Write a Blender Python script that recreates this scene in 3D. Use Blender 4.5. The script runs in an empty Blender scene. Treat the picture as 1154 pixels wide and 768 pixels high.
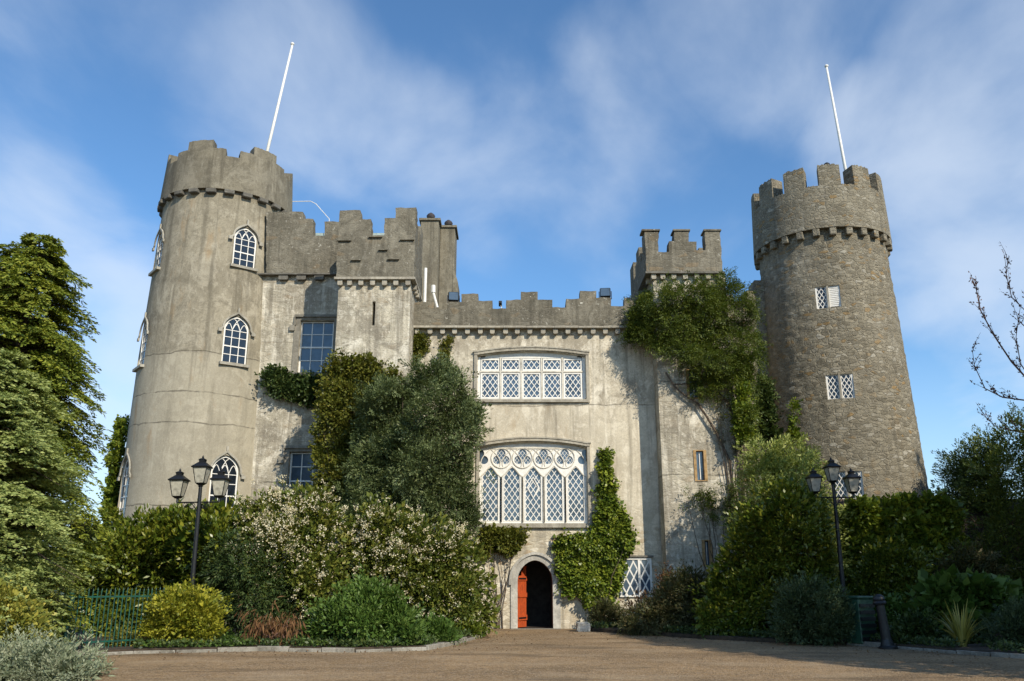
import bpy, bmesh, math, random
import numpy as np
from mathutils import Vector, Matrix, Quaternion

R = math.radians
scene = bpy.context.scene
col = scene.collection
random.seed(7)
rng = np.random.default_rng(7)

# ---------------------------------------------------------------- camera
PITCH, CAM_H, FPX = R(15.9), 1.5, 956.0
cam_data = bpy.data.cameras.new('camera')
cam = bpy.data.objects.new('camera', cam_data)
col.objects.link(cam)
cam.location = (0, 0, CAM_H)
cam.rotation_euler = (R(90) + PITCH, 0, 0)
cam_data.sensor_width = 36.0
cam_data.lens = 36.0 * FPX / 1154.0
cam_data.clip_end = 5000
scene.camera = cam

# ---------------------------------------------------------------- light
SUN_AZ, SUN_EL = R(33), R(33.5)          # azimuth: right of straight behind the camera
sun_dir = Vector((math.sin(SUN_AZ) * math.cos(SUN_EL), -math.cos(SUN_AZ) * math.cos(SUN_EL), math.sin(SUN_EL)))
sd = bpy.data.lights.new('sun', 'SUN')
sun = bpy.data.objects.new('sun', sd)
col.objects.link(sun)
sd.energy = 5.0
sd.angle = R(0.53)
sd.color = (1.0, 0.90, 0.74)
sun.rotation_euler = sun_dir.to_track_quat('Z', 'Y').to_euler()
sun.location = (20, -30, 40)

world = bpy.data.worlds.new('World')
scene.world = world
world.use_nodes = True
wt = world.node_tree
wt.nodes.clear()
def wn(t, **k):
    n = wt.nodes.new(t)
    for a, b in k.items(): setattr(n, a, b)
    return n
sky = wn('ShaderNodeTexSky', sky_type='NISHITA', sun_disc=False)
sky.sun_elevation = SUN_EL
sky.sun_rotation = R(180) - SUN_AZ
sky.air_density = 1.0; sky.dust_density = 0.4; sky.ozone_density = 2.5
tc = wn('ShaderNodeTexCoord')
sep = wn('ShaderNodeSeparateXYZ'); wt.links.new(tc.outputs['Generated'], sep.inputs[0])
def wmath(op, a, b=None, c=None, clamp=False):
    n = wn('ShaderNodeMath', operation=op); n.use_clamp = clamp
    for i, v in enumerate((a, b, c)):
        if v is None: continue
        if isinstance(v, (int, float)): n.inputs[i].default_value = v
        else: wt.links.new(v, n.inputs[i])
    return n.outputs[0]
# clouds: soft noise, thicker in a few broad masses of the sky
def wmap(v, a, b, c=0.0, d=1.0):
    n = wn('ShaderNodeMapRange', interpolation_type='SMOOTHSTEP'); wt.links.new(v, n.inputs[0])
    for i, k in enumerate((a, b, c, d)): n.inputs[i+1].default_value = k
    return n.outputs[0]
zc = wmath('MAXIMUM', sep.outputs[2], 0.02)
den = wmath('ADD', zc, 0.30)
ux = wmath('DIVIDE', sep.outputs[0], den); uy = wmath('DIVIDE', sep.outputs[1], den)
cmb = wn('ShaderNodeCombineXYZ'); wt.links.new(ux, cmb.inputs[0]); wt.links.new(uy, cmb.inputs[1])
mp = wn('ShaderNodeMapping'); wt.links.new(cmb.outputs[0], mp.inputs[0])
mp.inputs['Location'].default_value = (1.3, 4.1, 0); mp.inputs['Rotation'].default_value = (0, 0, R(-35)); mp.inputs['Scale'].default_value = (1.5, 1.05, 1)
cn = wn('ShaderNodeTexNoise'); cn.inputs['Scale'].default_value = 2.1; cn.inputs['Detail'].default_value = 10; cn.inputs['Roughness'].default_value = 0.52; cn.inputs['Distortion'].default_value = 0.25
wt.links.new(mp.outputs[0], cn.inputs['Vector'])
mass = None
def sky_dir(az, el):
    return (math.sin(R(az))*math.cos(R(el)), math.cos(R(az))*math.cos(R(el)), math.sin(R(el)))
for az, el, rad, amt in ((-18, 32, 9, .8), (-26, 38, 12, .6), (-12, 30, 7, .6), (-27, 9, 9, 2.2), (-27, 14, 8, 1.3), (-29, 4, 10, 2.3), (-33, 18, 9, .9),
                         (4, 28, 8, .5), (10, 32, 8, .6), (18, 35, 9, .9), (26, 39, 10, .9), (29, 26, 9, 1.15), (31, 19, 9, .95), (33, 32, 9, 1.0), (38, 26, 12, 1.1), (32, 12, 8, .45), (-6, 23, 8, .5), (-7, 30, 5, .35),
                         (60, 30, 30, .8), (150, 35, 40, .8), (-120, 30, 40, .8), (-70, 30, 25, .8)):
    dp = wn('ShaderNodeVectorMath', operation='DOT_PRODUCT'); wt.links.new(tc.outputs['Generated'], dp.inputs[0]); dp.inputs[1].default_value = sky_dir(az, el)
    v = wmap(dp.outputs['Value'], math.cos(R(rad)), math.cos(R(rad*.15)), 0.0, amt)
    mass = v if mass is None else wmath('MAXIMUM', mass, v)
th = wmath('ADD', cn.outputs[0], wmath('MULTIPLY', mass, 0.24))
cover = wmath('MULTIPLY', wmap(th, 0.47, 0.96), 0.58, clamp=True)
hzn = wmap(sep.outputs[2], 0.30, -0.02, 0.0, 0.45)
cover = wmath('MAXIMUM', cover, hzn, clamp=True)
tint = wn('ShaderNodeMix', data_type='RGBA', blend_type='MULTIPLY'); tint.inputs[0].default_value = 1.0
wt.links.new(sky.outputs[0], tint.inputs[6]); tint.inputs[7].default_value = (0.76, 1.05, 1.22, 1)
mixc = wn('ShaderNodeMix', data_type='RGBA')
wt.links.new(cover, mixc.inputs[0]); wt.links.new(tint.outputs[2], mixc.inputs[6])
mixc.inputs[7].default_value = (5.6, 6.2, 7.0, 1)
bg = wn('ShaderNodeBackground'); bg.inputs[1].default_value = 0.15
wt.links.new(mixc.outputs[2], bg.inputs[0])
wo = wn('ShaderNodeOutputWorld'); wt.links.new(bg.outputs[0], wo.inputs[0])

scene.view_settings.view_transform = 'Standard'
scene.view_settings.look = 'None'
scene.view_settings.exposure = 0.0
scene.view_settings.gamma = 1.0
scene.view_settings.use_curve_mapping = False

# ---------------------------------------------------------------- helpers
CT, ST = math.cos(PITCH), math.sin(PITCH)
def at(px, py, Y):
    """where the sight line of a spot of the photograph meets the vertical plane at depth Y"""
    u = (px - 577) / FPX; v = (384 - py) / FPX
    dy = CT - v * ST; dz = ST + v * CT
    t = Y / dy
    return Vector((u * t, Y, CAM_H + dz * t))
def on_ground(px, py, z=0.0):
    u = (px - 577) / FPX; v = (384 - py) / FPX
    dy = CT - v * ST; dz = ST + v * CT
    t = (z - CAM_H) / dz
    return Vector((u * t, dy * t, z))
def proj(p):
    y, z = p[1], p[2] - CAM_H
    dep = y * CT + z * ST
    return 577 + FPX * p[0] / dep, 384 - FPX * (z * CT - y * ST) / dep

def tag(o, label=None, cat=None, group=None, kind=None):
    if label: o['label'] = label
    if cat: o['category'] = cat
    if group: o['group'] = group
    if kind: o['kind'] = kind
    return o
def empty(name, loc=(0, 0, 0), label=None, cat=None, group=None):
    o = bpy.data.objects.new(name, None); col.objects.link(o); o.location = loc
    o.empty_display_size = 0.2
    return tag(o, label, cat, group)
def link(name, me, mat=None, parent=None):
    o = bpy.data.objects.new(name, me); col.objects.link(o)
    if mat is not None: me.materials.clear(); me.materials.append(mat)
    if parent is not None: o.parent = parent
    return o

class MB:
    def __init__(s): s.v = []; s.f = []
    def add(s, vs, fs):
        b = len(s.v); s.v += [tuple(p) for p in vs]; s.f += [tuple(i + b for i in f) for f in fs]
    def box(s, x0, x1, y0, y1, z0, z1):
        s.add([(x0,y0,z0),(x1,y0,z0),(x1,y1,z0),(x0,y1,z0),(x0,y0,z1),(x1,y0,z1),(x1,y1,z1),(x0,y1,z1)],
              [(0,3,2,1),(4,5,6,7),(0,1,5,4),(1,2,6,5),(2,3,7,6),(3,0,4,7)])
    def obox(s, c, half, rot):
        """oriented box: centre, half sizes, 3x3 rotation"""
        vs = []
        for dz in (-1, 1):
            for dx, dy in ((-1,-1),(1,-1),(1,1),(-1,1)):
                vs.append(Vector(c) + rot @ Vector((dx*half[0], dy*half[1], dz*half[2])))
        s.add(vs, [(0,3,2,1),(4,5,6,7),(0,1,5,4),(1,2,6,5),(2,3,7,6),(3,0,4,7)])
    def prism(s, poly, y0, y1):
        """polygon (x,z), counter-clockwise seen from -Y, drawn out from y0 to y1"""
        n = len(poly)
        a = sum(poly[i][0]*poly[(i+1)%n][1]-poly[(i+1)%n][0]*poly[i][1] for i in range(n))
        if a < 0: poly = poly[::-1]
        vs = [(x, y0, z) for x, z in poly] + [(x, y1, z) for x, z in poly]
        fs = [tuple(range(n)), tuple(range(2*n-1, n-1, -1))]
        for i in range(n):
            j = (i+1) % n
            fs.append((i, n+i, n+j, j))
        s.add(vs, fs)
    def ribbon(s, pts, w, y0, y1, closed=False):
        """flat bar of width w following a polyline of (x,z)"""
        P = [Vector(p) for p in pts]; n = len(P); vs = []
        for i in range(n):
            if closed: a, b = P[i-1], P[(i+1) % n]
            else: a, b = P[max(i-1, 0)], P[min(i+1, n-1)]
            t = (b - a); t = t.normalized() if t.length > 1e-9 else Vector((1, 0))
            nn = Vector((-t.y, t.x)) * w / 2
            p, q = P[i] + nn, P[i] - nn
            vs += [(p.x, y0, p.y), (q.x, y0, q.y), (q.x, y1, q.y), (p.x, y1, p.y)]
        fs = []
        for i in range(n if closed else n-1):
            a, b = 4*i, 4*((i+1) % n)
            for k in range(4):
                fs.append((a+k, a+(k+1) % 4, b+(k+1) % 4, b+k))
        if not closed: fs += [(3,2,1,0), (4*n-4, 4*n-3, 4*n-2, 4*n-1)]
        s.add(vs, fs)
    def lathe(s, prof, c=(0, 0), seg=32, cap=True):
        vs = []; n = len(prof)
        for r, z in prof:
            for k in range(seg):
                a = 2*math.pi*k/seg
                vs.append((c[0]+r*math.sin(a), c[1]-r*math.cos(a), z))
        fs = []
        for i in range(n-1):
            for k in range(seg):
                j = (k+1) % seg
                fs.append((i*seg+k, i*seg+j, (i+1)*seg+j, (i+1)*seg+k))
        if cap: fs += [tuple(range(seg-1, -1, -1)), tuple((n-1)*seg+k for k in range(seg))]
        s.add(vs, fs)
    def tube(s, pts, r, seg=6):
        P = [Vector(p) for p in pts]; n = len(P)
        rs = r if isinstance(r, (list, tuple)) else [r]*n
        vs = []; up = Vector((0, 0, 1))
        for i in range(n):
            t = (P[min(i+1, n-1)] - P[max(i-1, 0)])
            t = t.normalized() if t.length > 1e-9 else Vector((0,0,1))
            a = t.cross(up) if abs(t.z) < 0.95 else t.cross(Vector((1, 0, 0)))
            a.normalize(); b = t.cross(a)
            for k in range(seg):
                q = 2*math.pi*k/seg
                vs.append(P[i] + (a*math.cos(q) + b*math.sin(q))*rs[i])
        fs = []
        for i in range(n-1):
            for k in range(seg):
                j = (k+1) % seg
                fs.append((i*seg+k, (i+1)*seg+k, (i+1)*seg+j, i*seg+j))
        fs += [tuple(range(seg)), tuple((n-1)*seg+k for k in range(seg-1, -1, -1))]
        s.add(vs, fs)
    def mesh(s, name='mesh', smooth=False):
        me = bpy.data.meshes.new(name); me.from_pydata(s.v, [], s.f); me.update()
        bm = bmesh.new(); bm.from_mesh(me); bmesh.ops.recalc_face_normals(bm, faces=bm.faces); bm.to_mesh(me); bm.free()
        if smooth:
            me.polygons.foreach_set('use_smooth', [True]*len(me.polygons))
        return me
    def build(s, name, mat, parent=None, smooth=False):
        return link(name, s.mesh(name, smooth), mat, parent)

def cut_mesh(me, cutters, self_i=False):
    """subtract a list of closed meshes from a closed mesh"""
    o = bpy.data.objects.new('cutting', me); col.objects.link(o)
    tmp = []
    for cm in cutters:
        c = bpy.data.objects.new('cutter', cm); col.objects.link(c); tmp.append(c)
        m = o.modifiers.new('b', 'BOOLEAN'); m.operation = 'DIFFERENCE'; m.object = c; m.solver = 'EXACT'; m.use_self = self_i
    bpy.context.view_layer.update()
    dg = bpy.context.evaluated_depsgraph_get()
    res = bpy.data.meshes.new_from_object(o.evaluated_get(dg))
    for c in tmp: bpy.data.objects.remove(c)
    bpy.data.objects.remove(o)
    return res
def xf(me, M):
    me.transform(M); return me
def chamfer(me, w):
    bm = bmesh.new(); bm.from_mesh(me)
    bmesh.ops.bevel(bm, geom=bm.edges[:], offset=w, segments=1, affect='EDGES', profile=0.5)
    bm.to_mesh(me); bm.free(); return me

# ---------------------------------------------------------------- materials
def new_mat(name):
    m = bpy.data.materials.new(name); m.use_nodes = True
    t = m.node_tree; t.nodes.clear()
    out = t.nodes.new('ShaderNodeOutputMaterial'); b = t.nodes.new('ShaderNodeBsdfPrincipled')
    t.links.new(b.outputs[0], out.inputs[0])
    return m, t, b, out
class NT:
    def __init__(s, t): s.t = t
    def n(s, ty, **k):
        n = s.t.nodes.new(ty)
        for a, b in k.items(): setattr(n, a, b)
        return n
    def L(s, a, b): s.t.links.new(a, b)
    def math(s, op, a, b=None, clamp=False):
        n = s.n('ShaderNodeMath', operation=op); n.use_clamp = clamp
        for i, v in enumerate((a, b)):
            if v is None: continue
            if isinstance(v, (int, float)): n.inputs[i].default_value = v
            else: s.L(v, n.inputs[i])
        return n.outputs[0]
    def mix(s, f, a, b, mode='MIX'):
        n = s.n('ShaderNodeMix', data_type='RGBA', blend_type=mode)
        for i, v in ((0, f), (6, a), (7, b)):
            if isinstance(v, (int, float)): n.inputs[i].default_value = v
            elif isinstance(v, tuple): n.inputs[i].default_value = (*v[:3], 1)
            else: s.L(v, n.inputs[i])
        return n.outputs[2]
    def noise(s, vec, scale, detail=6, rough=0.55, dist=0.0):
        n = s.n('ShaderNodeTexNoise'); n.inputs['Scale'].default_value = scale; n.inputs['Detail'].default_value = detail
        n.inputs['Roughness'].default_value = rough; n.inputs['Distortion'].default_value = dist
        if vec is not None: s.L(vec, n.inputs['Vector'])
        return n.outputs[0]
    def rng(s, v, a, b, c=0.0, d=1.0, smooth=True):
        n = s.n('ShaderNodeMapRange'); n.interpolation_type = 'SMOOTHSTEP' if smooth else 'LINEAR'
        s.L(v, n.inputs[0])
        for i, q in enumerate((a, b, c, d)): n.inputs[i+1].default_value = q
        return n.outputs[0]
    def mapping(s, vec, sc, loc=(0,0,0), rot=(0,0,0)):
        n = s.n('ShaderNodeMapping'); s.L(vec, n.inputs[0]); n.inputs['Scale'].default_value = sc
        n.inputs['Location'].default_value = loc; n.inputs['Rotation'].default_value = rot
        return n.outputs[0]

def stone_mat(name, base, dark, light, rust=(0.30, 0.20, 0.10), rubble=0.0, rub_scale=3.0, rub_z=None, streak=0.5,
              blotch=0.6, lichen=0.2, rustamt=0.15, joints=(), bump=0.5, seed=0.0, mortar=(0.40, 0.36, 0.28), streak_from=None, ashlar=0.0, coat=None, rub_asp=2.4):
    m, t, b, out = new_mat(name); q = NT(t)
    geo = q.n('ShaderNodeNewGeometry'); pos0 = geo.outputs['Position']
    pos = q.mapping(pos0, (1, 1, 1), (seed, seed*1.7, seed*0.3))
    sp = q.n('ShaderNodeSeparateXYZ'); q.L(pos0, sp.inputs[0])
    n1 = q.noise(pos, 0.55, 8, 0.6, 0.4); n2 = q.noise(pos, 2.6, 9, 0.65, 0.3); n3 = q.noise(pos, 14, 8, 0.7); n4 = q.noise(pos, 55, 4, 0.7)
    st = q.noise(q.mapping(pos, (3.6, 3.6, 0.20)), 1.0, 7, 0.62)
    c = q.mix(q.math('MULTIPLY', q.rng(n1, 0.38, 0.66), blotch), base, dark)
    c = q.mix(q.math('MULTIPLY', q.rng(n2, 0.50, 0.72), 0.55), c, light)
    c = q.mix(q.math('MULTIPLY', q.rng(n3, 0.48, 0.66), 0.62), c, dark)
    c = q.mix(q.math('MULTIPLY', q.rng(q.noise(pos, 1.15, 9, 0.70, 0.8), 0.515, 0.60), blotch*0.75), c, tuple(x*0.85 for x in dark))
    c = q.mix(q.math('MULTIPLY', q.rng(q.noise(q.mapping(pos, (1, 1, .6), (11, 4, 2)), 0.9, 9, 0.68, 1.0), 0.53, 0.60), blotch*0.7), c, light)
    c = q.mix(q.math('MULTIPLY', q.rng(q.noise(pos, 4.6, 9, 0.72, 0.5), 0.52, 0.60), 0.55*blotch), c, dark)
    c = q.mix(q.math('MULTIPLY', q.rng(q.noise(q.mapping(pos, (1, 1, .8), (2, 8, 5)), 5.5, 9, 0.72, 0.5), 0.54, 0.61), 0.5*blotch), c, light)
    if coat:
        zc = q.math('ADD', sp.outputs[2], q.math('MULTIPLY', q.math('SUBTRACT', n2, 0.5), 0.5))
        c = q.mix(q.rng(zc, coat[0]-.15, coat[0]+.15, coat[2], 0.0), c, q.mix(0.55, c, coat[1]))
    if rubble > 0:
        wob = q.n('ShaderNodeVectorMath', operation='ADD')
        nz = q.n('ShaderNodeTexNoise'); nz.inputs['Scale'].default_value = 3.0; q.L(pos, nz.inputs['Vector'])
        sc = q.n('ShaderNodeVectorMath', operation='SCALE'); q.L(nz.outputs[1], sc.inputs[0]); sc.inputs['Scale'].default_value = 0.16
        q.L(pos, wob.inputs[0]); q.L(sc.outputs[0], wob.inputs[1])
        rv = q.mapping(wob.outputs[0], (rub_scale, rub_scale, rub_scale*rub_asp))
        vo = q.n('ShaderNodeTexVoronoi', feature='F1'); vo.inputs['Scale'].default_value = 1.0; vo.inputs['Randomness'].default_value = 0.9; q.L(rv, vo.inputs['Vector'])
        ve = q.n('ShaderNodeTexVoronoi', feature='DISTANCE_TO_EDGE'); ve.inputs['Scale'].default_value = 1.0; ve.inputs['Randomness'].default_value = 0.9; q.L(rv, ve.inputs['Vector'])
        cs = q.n('ShaderNodeSeparateColor'); q.L(vo.outputs['Color'], cs.inputs[0])
        cell = q.mix(q.rng(cs.outputs[0], 0.1, 0.9, smooth=False), tuple(x*0.66 for x in base), tuple(min(x*1.25, 0.8) for x in base))
        cell = q.mix(q.rng(cs.outputs[1], 0.86, 0.95), cell, light)
        cell = q.mix(q.rng(cs.outputs[2], 0.88, 0.95), cell, rust)
        cell = q.mix(q.math('MULTIPLY', q.rng(n3, 0.42, 0.70), 0.6), cell, dark)
        edge = q.rng(q.math('ADD', ve.outputs['Distance'], q.math('MULTIPLY', q.math('SUBTRACT', n3, 0.5), 0.10)), 0.03, 0.11)
        rb = q.mix(edge, mortar, cell)
        rm = q.rng(q.noise(pos, 0.5, 5), 0.36, 0.60)
        amt = q.math('MULTIPLY', q.math('ADD', q.math('MULTIPLY', rm, 0.6), 0.4), rubble)
        if rub_z is not None:
            zz = q.math('ADD', sp.outputs[2], q.math('MULTIPLY', q.math('SUBTRACT', n1, 0.5), 3.0))
            amt = q.math('MULTIPLY', amt, q.rng(zz, rub_z[0], rub_z[1], 1.0, 0.0))
        c = q.mix(amt, c, rb)
    if ashlar > 0:
        cx = q.n('ShaderNodeCombineXYZ'); q.L(q.math('ADD', sp.outputs[0], sp.outputs[1]), cx.inputs[0]); q.L(sp.outputs[2], cx.inputs[1])
        br = q.n('ShaderNodeTexBrick'); q.L(cx.outputs[0], br.inputs['Vector']); br.inputs['Scale'].default_value = 1.0
        br.inputs['Brick Width'].default_value = 0.55; br.inputs['Row Height'].default_value = 0.27; br.inputs['Mortar Size'].default_value = 0.012; br.inputs['Mortar Smooth'].default_value = 0.6
        br.inputs['Color1'].default_value = (1, 1, 1, 1); br.inputs['Color2'].default_value = (0.66, 0.66, 0.64, 1); br.inputs['Mortar'].default_value = (0.5, 0.48, 0.45, 1)
        c = q.mix(q.math('MULTIPLY', q.rng(n2, 0.40, 0.60), ashlar), c, q.mix(1.0, c, br.outputs[0], 'MULTIPLY'))
    grain = q.noise(pos, 33, 6, 0.75)
    c = q.mix(q.math('MULTIPLY', q.rng(grain, 0.50, 0.70), 0.30), c, tuple(x*0.75 for x in dark))
    c = q.mix(q.math('MULTIPLY', q.rng(grain, 0.48, 0.32), 0.30), c, light)
    lst = q.noise(q.mapping(pos, (3.4, 3.4, 0.22), (9, 2, 4)), 1.0, 7, 0.65)
    c = q.mix(q.math('MULTIPLY', q.rng(lst, 0.54, 0.70), streak*0.6), c, light)
    sm = q.math('MULTIPLY', q.rng(st, 0.49, 0.66), streak)
    if streak_from is not None:
        sm = q.math('MULTIPLY', sm, q.rng(sp.outputs[2], streak_from[0], streak_from[1]))
    c = q.mix(sm, c, tuple(x*0.70 for x in dark))
    c = q.mix(q.math('MULTIPLY', q.rng(q.noise(q.mapping(pos, (1.2, 1.2, 0.35), (5, 3, 1)), 1.3, 8, 0.66), 0.58, 0.72), rustamt), c, rust)
    c = q.mix(q.math('MULTIPLY', q.rng(q.noise(pos, 7.5, 5, 0.75, 0.6), 0.61, 0.68), lichen), c, (0.62, 0.60, 0.52))
    hgt = q.math('ADD', q.math('MULTIPLY', n3, 0.6), q.math('MULTIPLY', n4, 0.25))
    for zj in joints:
        d = q.math('ABSOLUTE', q.math('SUBTRACT', q.math('ADD', sp.outputs[2], q.math('MULTIPLY', q.math('SUBTRACT', n1, 0.5), 0.45)), zj))
        lm = q.math('MULTIPLY', q.rng(d, 0.012, 0.035, 1.0, 0.0), q.rng(n2, 0.30, 0.60, 0.08, 0.62))
        c = q.mix(lm, c, tuple(x*0.28 for x in dark))
        hgt = q.math('SUBTRACT', hgt, q.math('MULTIPLY', lm, 0.6))
    if rubble > 0:
        hgt = q.math('ADD', hgt, q.math('MULTIPLY', q.math('MULTIPLY', edge, amt), 0.8))
    bp = q.n('ShaderNodeBump'); bp.inputs['Strength'].default_value = bump; bp.inputs['Distance'].default_value = 0.05
    q.L(hgt, bp.inputs['Height']); q.L(bp.outputs[0], b.inputs['Normal'])
    q.L(c, b.inputs['Base Color']); b.inputs['Roughness'].default_value = 0.93; b.inputs['Specular IOR Level'].default_value = 0.15
    return m

def plain_mat(name, c, rough=0.5, metal=0.0, var=0.25, scale=6.0, spec=0.5, bump=0.0, dark=None):
    m, t, b, out = new_mat(name); q = NT(t)
    tcn = q.n('ShaderNodeTexCoord'); n = q.noise(tcn.outputs['Object'], scale, 7, 0.65, 0.2)
    d = dark or tuple(x*(1-var*1.6) for x in c)
    q.L(q.mix(q.rng(n, 0.38, 0.72), c, d), b.inputs['Base Color'])
    q.L(q.rng(n, 0.3, 0.7, max(rough-0.1, 0.02), min(rough+0.15, 1)), b.inputs['Roughness'])
    b.inputs['Metallic'].default_value = metal; b.inputs['Specular IOR Level'].default_value = spec
    if bump:
        bp = q.n('ShaderNodeBump'); bp.inputs['Strength'].default_value = bump; bp.inputs['Distance'].default_value = 0.01
        q.L(q.noise(tcn.outputs['Object'], scale*6, 5, 0.7), bp.inputs['Height']); q.L(bp.outputs[0], b.inputs['Normal'])
    return m

def leaf_mat(name, cols, rough=0.5, trans=0.25, spec=0.4):
    """every leaf picks its own colour from the list"""
    m, t, b, out = new_mat(name); q = NT(t)
    geo = q.n('ShaderNodeNewGeometry')
    rp = q.n('ShaderNodeValToRGB'); rp.color_ramp.interpolation = 'LINEAR'
    e = rp.color_ramp.elements
    while len(e) < len(cols): e.new(0.5)
    for i, c in enumerate(cols):
        e[i].position = i / max(len(cols)-1, 1); e[i].color = (*c, 1)
    big = q.noise(geo.outputs['Position'], 1.7, 4, 0.6)
    f = q.math('ADD', q.math('MULTIPLY', geo.outputs['Random Per Island'], 0.72), q.math('MULTIPLY', q.rng(big, 0.3, 0.7), 0.28))
    q.L(f, rp.inputs[0]); q.L(rp.outputs[0], b.inputs['Base Color'])
    b.inputs['Roughness'].default_value = rough; b.inputs['Specular IOR Level'].default_value = spec
    tr = q.n('ShaderNodeBsdfTranslucent'); q.L(q.mix(1.0, rp.outputs[0], (1.0, 1.0, 0.55), 'MULTIPLY'), tr.inputs[0])
    ms = q.n('ShaderNodeMixShader'); ms.inputs[0].default_value = trans
    q.L(b.outputs[0], ms.inputs[1]); q.L(tr.outputs[0], ms.inputs[2]); q.L(ms.outputs[0], out.inputs[0])
    return m

M = {}
M['tower_render'] = stone_mat('weathered_cement_render', (0.305, 0.272, 0.202), (0.165, 0.146, 0.108), (0.46, 0.42, 0.33), streak=0.60, rustamt=0.50, lichen=0.14, coat=(9.55, (0.46, 0.42, 0.325), 0.75), joints=(4.05, 6.95, 8.05, 9.55), bump=0.28, seed=3, streak_from=(2.0, 13.0))
M['tower_cap'] = stone_mat('grey_lichened_render', (0.210, 0.188, 0.140), (0.115, 0.103, 0.078), (0.30, 0.275, 0.215), streak=0.55, rustamt=0.10, lichen=0.12, bump=0.4, seed=9)
M['cream_render'] = stone_mat('cream_lime_render', (0.54, 0.485, 0.375), (0.27, 0.235, 0.178), (0.80, 0.745, 0.62), rubble=0.85, rub_scale=3.3, rub_z=(3.0, 4.6), streak=0.60, blotch=0.8, rustamt=0.45, lichen=0.25, coat=(7.62, (0.68, 0.61, 0.47), 0.7), joints=(7.62,), bump=0.35, seed=1, mortar=(0.42, 0.37, 0.275))
M['pale_wall'] = stone_mat('pale_patched_render', (0.55, 0.50, 0.39), (0.25, 0.222, 0.172), (0.82, 0.77, 0.65), rubble=0.35, rub_scale=2.5, streak=0.65, blotch=1.0, rustamt=0.25, lichen=0.40, joints=(5.0, 8.3), bump=0.6, seed=5, ashlar=0.8)
M['parapet'] = stone_mat('dark_lichened_parapet_stone', (0.180, 0.163, 0.124), (0.082, 0.075, 0.058), (0.31, 0.285, 0.225), streak=0.45, lichen=0.75, rustamt=0.06, bump=0.6, seed=12, rubble=0.35, rub_scale=2.5, mortar=(0.2, 0.18, 0.14))
M['rubble'] = stone_mat('brown_rubble_masonry', (0.250, 0.222, 0.162), (0.100, 0.090, 0.068), (0.43, 0.40, 0.325), rubble=0.95, rub_scale=3.9, rub_asp=2.1, streak=0.30, blotch=0.6, rustamt=0.25, lichen=0.40, bump=1.0, seed=20, rust=(0.28, 0.185, 0.08), mortar=(0.285, 0.252, 0.185))
M['dressed'] = stone_mat('dressed_grey_limestone', (0.40, 0.365, 0.29), (0.22, 0.20, 0.165), (0.5, 0.47, 0.39), streak=0.3, lichen=0.4, rustamt=0.05, bump=0.3, seed=31)
M['dark_stone'] = stone_mat('dark_damp_limestone', (0.155, 0.145, 0.125), (0.09, 0.085, 0.072), (0.22, 0.21, 0.18), streak=0.3, lichen=0.2, rustamt=0.0, bump=0.3, seed=33)
M['wet_stone'] = stone_mat('grey_weathered_jamb_stone', (0.27, 0.25, 0.205), (0.14, 0.13, 0.108), (0.36, 0.335, 0.28), streak=0.3, lichen=0.2, rustamt=0.0, bump=0.3, seed=35)
M['door_stone'] = stone_mat('pale_weathered_door_stone', (0.50, 0.475, 0.415), (0.26, 0.25, 0.225), (0.62, 0.60, 0.54), streak=0.3, lichen=0.4, rustamt=0.0, bump=0.3, seed=37)
M['sand_stone'] = plain_mat('ochre_sandstone', (0.42, 0.27, 0.12), 0.9, var=0.3, scale=8)
M['white'] = plain_mat('white_gloss_paint', (0.78, 0.76, 0.70), 0.45, var=0.10, scale=9)
M['stone_white'] = plain_mat('white_limewashed_stone', (0.64, 0.60, 0.51), 0.85, var=0.25, scale=5, spec=0.2, bump=0.2)
M['glass'] = plain_mat('sky_tinted_window_glass', (0.070, 0.105, 0.150), 0.05, var=0.4, scale=1.5, spec=0.9)  # blue base colour carries part of the sky's reflection
M['glass_dark'] = plain_mat('dark_window_glass', (0.016, 0.022, 0.032), 0.06, var=0.5, scale=1.5, spec=0.6)
M['pale_stone'] = stone_mat('pale_hood_limestone', (0.40, 0.375, 0.31), (0.23, 0.215, 0.175), (0.5, 0.47, 0.40), streak=0.2, lichen=0.3, rustamt=0.03, bump=0.3, seed=51)
M['blind'] = plain_mat('grey_window_blind', (0.50, 0.50, 0.47), 0.9, var=0.1)
M['black'] = plain_mat('black_iron_paint', (0.012, 0.013, 0.015), 0.42, var=0.4, scale=12)
M['frost'] = plain_mat('frosted_lantern_glass', (0.46, 0.44, 0.36), 0.25, var=0.3, scale=10)
M['green_metal'] = plain_mat('green_fence_paint', (0.008, 0.080, 0.055), 0.45, var=0.4, scale=5)
M['dull_metal'] = plain_mat('weathered_fence_wood', (0.16, 0.12, 0.07), 0.8, var=0.4, scale=5)
M['green_bin'] = plain_mat('dark_green_bin_plastic', (0.028, 0.085, 0.050), 0.45, var=0.3, scale=5)
M['red_door'] = plain_mat('orange_red_door_paint', (0.50, 0.085, 0.022), 0.5, var=0.22, scale=7)
M['dark_room'] = plain_mat('hall_shade_lining', (0.05, 0.04, 0.032), 0.9)  # the hall's inner shade is put into this dark lining colour
M['slate'] = plain_mat('verdigris_roof', (0.36, 0.44, 0.41), 0.6, var=0.2)
M['terracotta'] = plain_mat('sooty_chimney_pot_clay', (0.05, 0.042, 0.045), 0.7, var=0.4)
M['bark'] = plain_mat('grey_brown_bark', (0.115, 0.085, 0.060), 0.95, var=0.4, scale=8, bump=0.6)
M['twig'] = plain_mat('reddish_twig_bark', (0.16, 0.085, 0.060), 0.9, var=0.3, scale=8)
M['kerb'] = stone_mat('grey_kerb_granite', (0.27, 0.25, 0.21), (0.12, 0.11, 0.09), (0.40, 0.38, 0.33), streak=0.0, lichen=0.6, rustamt=0.05, bump=0.5, seed=41)

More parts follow.
